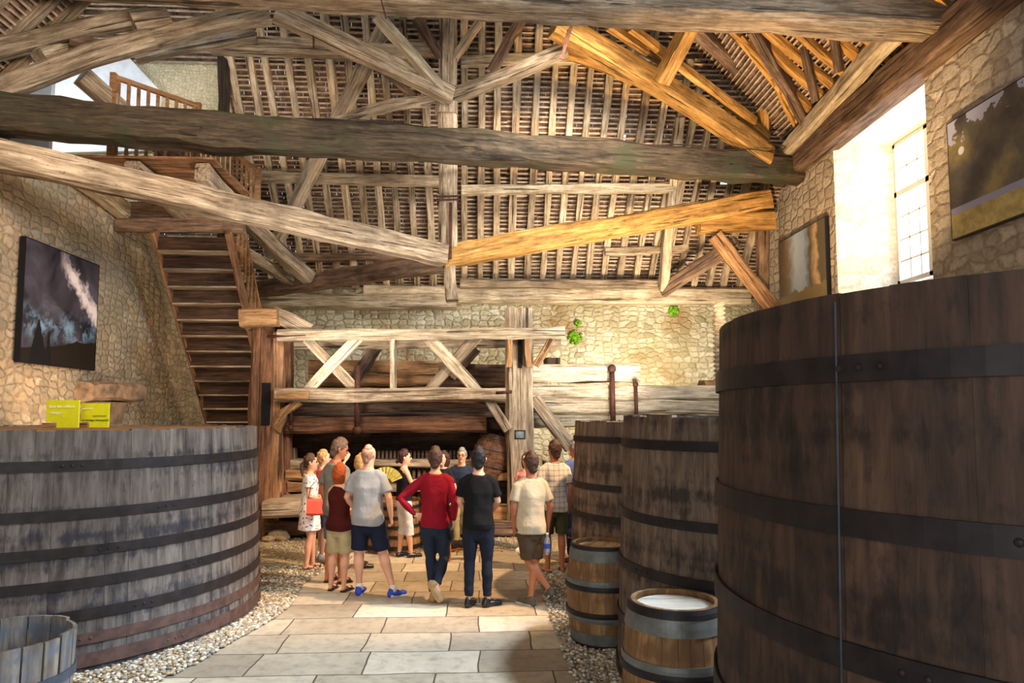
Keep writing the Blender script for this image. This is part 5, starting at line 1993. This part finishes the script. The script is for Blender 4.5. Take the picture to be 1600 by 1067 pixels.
# 6 person with the fan, mostly hidden behind the bald man
fp = person('blond person behind the bald man, one hand out with a yellow fan', 566, 9.85, 1.60, -60,
            cloth('dark_top', '#3a3436'), cloth('pale_green_trousers', '#9fb0a4'), hb_bl, SKP, fem=True, sleeve='cap', leg='capri', hairstyle='bob',
            arms={'elR': (0.20, 0.14, 1.20), 'wrR': (0.14, 0.33, 1.27), 'hdR': (0, 0.5, 0.8), 'gripR': .8}, legs={'ankL': (-0.1, 0.02, 0.09)}, shoes=(M['leather_black'], M['leather_black'], 'flat'))
t = thing('hand_fan', 'open yellow folding fan held up beside the bald man', 'fan', tuple(P(603, 757, 9.80)), 0)
t.scale = (1.15, 1.15, 1.15)
bm = bmesh.new()
n = 18
prev = None
for i in range(n + 1):
    a = math.radians(22 + 116 * i / n)
    yy = 0.006 * (1 if i % 2 else -1)
    ring = [bm.verts.new((r_ * math.cos(a), yy, r_ * math.sin(a))) for r_ in (0.08, 0.22)]
    if prev:
        bm.faces.new((prev[0], ring[0], ring[1], prev[1]))
    prev = ring
bmesh.ops.solidify(bm, geom=bm.faces[:], thickness=0.002)
finish('fan_leaf', bm, mat_plain('fan_yellow', '#ede07a', 0.6, var=0.1, bump=0), t)
bm = bmesh.new()
for i in range(9):
    a = math.radians(26 + 108 * i / 8)
    tube(bm, [(0, 0.008, 0), (0.21 * math.cos(a), 0.008, 0.21 * math.sin(a))], 0.003, 5)
finish('fan_sticks', bm, M['oak_new'], t)
# 7 guide
person('dark-haired woman in black vest and white cropped trousers, gesturing', 633, 10.5, 1.62, -62,
       cloth('black_vest', '#151417'), cloth('white_trousers', '#e2ddd8'), hb_db, SKP, fem=True, sleeve='tank', leg='capri', hem=0.95, hairstyle='bun', turn=-18,
       arms={'elL': (-0.22, 0.10, 1.18), 'wrL': (-0.06, 0.27, 1.28), 'hdL': (0.4, 0.8, 0.2), 'huL': (0, 0, 1), 'elR': (0.20, 0.10, 1.16), 'wrR': (0.12, 0.30, 1.30), 'hdR': (0.0, 1, 0.2), 'huR': (0, 0, 1)},
       legs={'ankR': (0.07, 0.10, 0.09), 'kneeR': (0.08, 0.07, 0.5), 'toeR': (0.08, 0.27, 0.03), 'ankL': (-0.09, -0.04, 0.09), 'toeL': (-0.15, 0.11, 0.03)},
       shoes=(M['leather_black'], M['leather_black'], 'flat'), eyes=True)
# 8 man in red sweater
red = cloth('red_sweater', '#8e1024')
person('man in red sweater, hand on hip and one foot crossed behind', 681, 8.05, 1.77, -4,
       red, cloth('dark_navy_chinos', '#232c3d'), hb_br, SKP, sleeve='long', leg='slim', hem=0.87,
       arms={'elL': (-0.46, -0.05, 1.19), 'wrL': (-0.24, -0.08, 1.00), 'hdL': (0.85, 0.35, -0.1), 'huL': (-0.2, -1, 0), 'gripL': 0.35,
             'elR': (0.26, -0.02, 1.16), 'wrR': (0.24, 0.04, 0.94)},
       legs={'kneeL': (-0.05, 0.02, 0.50), 'ankL': (-0.01, -0.02, 0.09), 'toeL': (-0.01, 0.15, 0.03),
             'kneeR': (0.11, 0.04, 0.49), 'ankR': (0.045, -0.18, 0.22), 'toeR': (0.10, -0.20, 0.07)},
       shoes=(M['canvas_tan'], M['sole_tan'], 'trainer'))
# 9 hidden dark-haired woman
person('dark-haired person almost hidden behind the man in the red sweater', 694, 10.9, 1.58, 150,
       cloth('black_top', '#1a1a1c'), cloth('black_trousers', '#18181a'), hb_db, SKP, fem=True, sleeve='short', leg='long', eyes=True, hairstyle='bob',
       shoes=(M['leather_black'], M['leather_black'], 'flat'))
# 10 man with glasses facing us
person('grey-haired man with glasses in navy shirt facing the camera', 722, 11.0, 1.62, 172,
       cloth('navy_shirt', '#232b3c'), cloth('khaki_trousers', '#a59a72'), hb_gr, SK, bulk=1.12, leg='long', eyes=True, glasses=True, hem=0.9,
       shoes=(M['leather_brown'], M['leather_black'], 'trainer'))
# 11 man in black T-shirt
person('man in black t-shirt and navy trousers seen from behind', 748, 7.80, 1.78, -2,
       cloth('black_tshirt', '#141416'), cloth('navy_chinos', '#1c2231'), hb_dark, SKP, leg='slim', hem=0.89, bulk=1.03,
       arms={'elL': (-0.24, 0.02, 1.17), 'wrL': (-0.17, 0.20, 1.02), 'elR': (0.25, 0.02, 1.17), 'wrR': (0.17, 0.21, 1.04)},
       legs={'toeR': (0.24, 0.08, 0.03), 'toeL': (-0.06, 0.16, 0.03)},
       shoes=(M['leather_black'], M['leather_black'], 'trainer'))
# 12 man in beige T-shirt, legs crossed
person('man in beige t-shirt and brown shorts with crossed legs holding a bottle', 829, 7.85, 1.72, 18,
       cloth('beige_tshirt', '#cdbc9f'), cloth('brown_shorts', '#564634'), hb_br, SKT, leg='shorts', hem=0.84, bulk=1.06, sway=0.0, turn=10,
       arms={'elL': (-0.25, 0.0, 1.15), 'wrL': (-0.20, 0.10, 0.90), 'elR': (0.27, -0.03, 1.14), 'wrR': (0.26, 0.02, 0.88), 'gripR': .8, 'hdR': (0, 0.1, -1)},
       legs={'kneeL': (-0.01, 0.04, 0.50), 'ankL': (0.20, -0.12, 0.17), 'toeL': (0.24, 0.02, 0.06),
             'kneeR': (0.06, 0.02, 0.50), 'ankR': (-0.02, -0.04, 0.09), 'toeR': (-0.10, 0.13, 0.03)},
       shoes=(M['shoe_grey'], M['sole_white'], 'trainer'))
# bottle in his right hand
t = thing('water_bottle', 'clear plastic water bottle with blue label hanging from the beige man\'s hand', 'bottle', tuple(P(855, 866, 7.75)), 0)
bm = bmesh.new()
prv = [(0.0, 0.001), (0.0, 0.033), (0.03, 0.036), (0.12, 0.036), (0.16, 0.034), (0.19, 0.022), (0.205, 0.013), (0.22, 0.013)]
rg = [[bm.verts.new((r_ * math.cos(k_ * PI / 8), r_ * math.sin(k_ * PI / 8), z_)) for k_ in range(16)] for z_, r_ in prv]
for a, b in zip(rg, rg[1:]):
    for k_ in range(16):
        bm.faces.new((a[k_], a[(k_ + 1) % 16], b[(k_ + 1) % 16], b[k_]))
gm = NT('bottle_plastic', 0.08, 0, 0.5)
gm.b.inputs['Base Color'].default_value = (0.85, 0.9, 0.95, 1)
gm.b.inputs['Transmission Weight'].default_value = 0.85
finish('bottle_body', bm, gm.m, t, smooth=True)
bm = bmesh.new()
cyl(bm, (0, 0), 0.0375, 0.07, 0.12, 16)
finish('label_sleeve', bm, mat_plain('label_blue', '#2c4a9a', 0.5, bump=0), t)
bm = bmesh.new()
cyl(bm, (0, 0), 0.016, 0.22, 0.24, 12)
finish('cap', bm, M['sole_white'], t)
# 13 checked shirt
person('man in pale checked shirt and olive shorts near the right vats', 866, 9.35, 1.80, 8,
       cloth('checked_shirt', '#e0d3c2', 'check', ['#7e7f98'], 14), cloth('olive_shorts', '#4d4c30'), hb_br, SKT, hem=0.84, turn=22,
       legs={'ankR': (0.10, 0.0, 0.09), 'toeL': (-0.20, 0.10, 0.03)}, shoes=(M['leather_brown'], M['leather_brown'], 'sandal'))
# 14 blue polo, partly behind the vat
person('grey-haired man in blue polo shirt and jeans, half hidden by the right vat', 893, 10.0, 1.80, 25,
       cloth('blue_polo', '#56689a'), cloth('dark_jeans', '#1d2a4a'), hb_gr, SKT, leg='slim', hem=0.86, turn=20, bulk=1.05, x=1.42,
       arms={'elL': (-0.27, 0.0, 1.14), 'wrL': (-0.14, 0.16, 1.02), 'hdL': (1, 0.3, 0)}, shoes=(M['leather_brown'], M['leather_black'], 'trainer'))
# 15 woman in a patterned skirt behind the beige man
person('woman in patterned skirt hidden behind the man in the beige t-shirt', 822, 10.9, 1.55, 160,
       cloth('pink_top', '#d98f84'), cloth('patterned_skirt', '#c9bdb4', 'floral', ['#3a3240', '#a0404a', '#3a3240'], 26), hb_br, SKP, fem=True, leg='skirt', sleeve='cap',
       hairstyle='bob', eyes=True, shoes=(M['sole_white'], M['sole_white'], 'trainer'))

# ------------------------------------------------------------------ dog
def dog_mat():
    m = NT('dog_coat', 0.8, 0, 0.2)
    g = m.n('ShaderNodeTexCoord')
    sp = m.n('ShaderNodeSeparateXYZ')
    m.l(g.outputs['Object'], sp.inputs[0])
    n = m.noise(g.outputs['Object'], 14, 5, 0.7)
    k = m.math('ADD', sp.outputs[2], m.math('MULTIPLY', m.math('SUBTRACT', n, 0.5), 0.10))
    f = m.math('MULTIPLY', m.math('GREATER_THAN', k, 0.19), m.math('GREATER_THAN', sp.outputs[0], -0.13))
    c = m.mix(f, m.ramp(n, [(0.3, srgb('#8a4a1e')), (0.7, srgb('#c07a38'))]), m.ramp(n, [(0.3, srgb('#100d0c')), (0.7, srgb('#2b2220'))]))
    m.base(c)
    m.bump(n, 1.0, 0.02)
    return m.m


dg_ = thing('dog', 'small black and tan terrier standing between the red and black clad men', 'dog', (P(717, 860, 10.25).x, 10.25, 0), math.radians(12))
bm = bmesh.new()
ring_loft(bm, [(-0.16, 0, 0.225), (-0.08, 0, 0.215), (0.02, 0, 0.222), (0.12, 0, 0.232), (0.17, 0, 0.235)], [(0.062, 0.075), (0.068, 0.085), (0.062, 0.075), (0.055, 0.062), (0.05, 0.055)], 14, (0, 1, 0))
ring_loft(bm, [(-0.16, 0, 0.25), (-0.20, 0, 0.30), (-0.22, 0, 0.33)], [0.052, 0.045, 0.045], 12)
ring_loft(bm, [(-0.20, 0, 0.345), (-0.25, 0, 0.345), (-0.29, 0, 0.33), (-0.33, 0, 0.322)], [(0.044, 0.046), (0.048, 0.048), (0.028, 0.03), (0.018, 0.02)], 12, (0, 1, 0))
for s in (-1, 1):
    ring_loft(bm, [(-0.215, s * 0.03, 0.375), (-0.21, s * 0.04, 0.415)], [(0.018, 0.01), (0.006, 0.005)], 8)
    ring_loft(bm, [(-0.14, s * 0.045, 0.20), (-0.145, s * 0.048, 0.11), (-0.14, s * 0.048, 0.03), (-0.155, s * 0.048, 0.018)], [0.032, 0.019, 0.016, 0.018], 8)
    ring_loft(bm, [(0.14, s * 0.045, 0.21), (0.115, s * 0.05, 0.13), (0.165, s * 0.05, 0.085), (0.15, s * 0.05, 0.03), (0.13, s * 0.05, 0.018)], [0.042, 0.028, 0.017, 0.015, 0.018], 8)
ring_loft(bm, [(0.17, 0, 0.26), (0.20, 0, 0.31), (0.20, 0, 0.36)], [0.02, 0.016, 0.009], 8)
blend('body', bm, dog_mat(), dg_, 0.007, 1, nz=0.012, nzs=45)
bm = bmesh.new()
for s in (-1, 1):
    bmesh.ops.create_uvsphere(bm, u_segments=8, v_segments=6, radius=0.008, matrix=Matrix.Translation((-0.285, s * 0.024, 0.352)))
finish('eyes', bm, M['eye'], dg_)
bm = bmesh.new()
bmesh.ops.create_uvsphere(bm, u_segments=8, v_segments=6, radius=0.011, matrix=Matrix.Translation((-0.345, 0, 0.327)))
finish('nose', bm, M['black'], dg_)
bm = bmesh.new()
tube(bm, [V((-0.185, 0, 0.275)) + V((0.02 * math.cos(a), 0.055 * math.cos(a + PI / 2), 0.05 * math.sin(a))) for a in [i * PI / 8 for i in range(16)]], 0.006, 6, True)
finish('collar', bm, M['hoop_blue'], dg_)
settle()
bpy.context.view_layer.update()
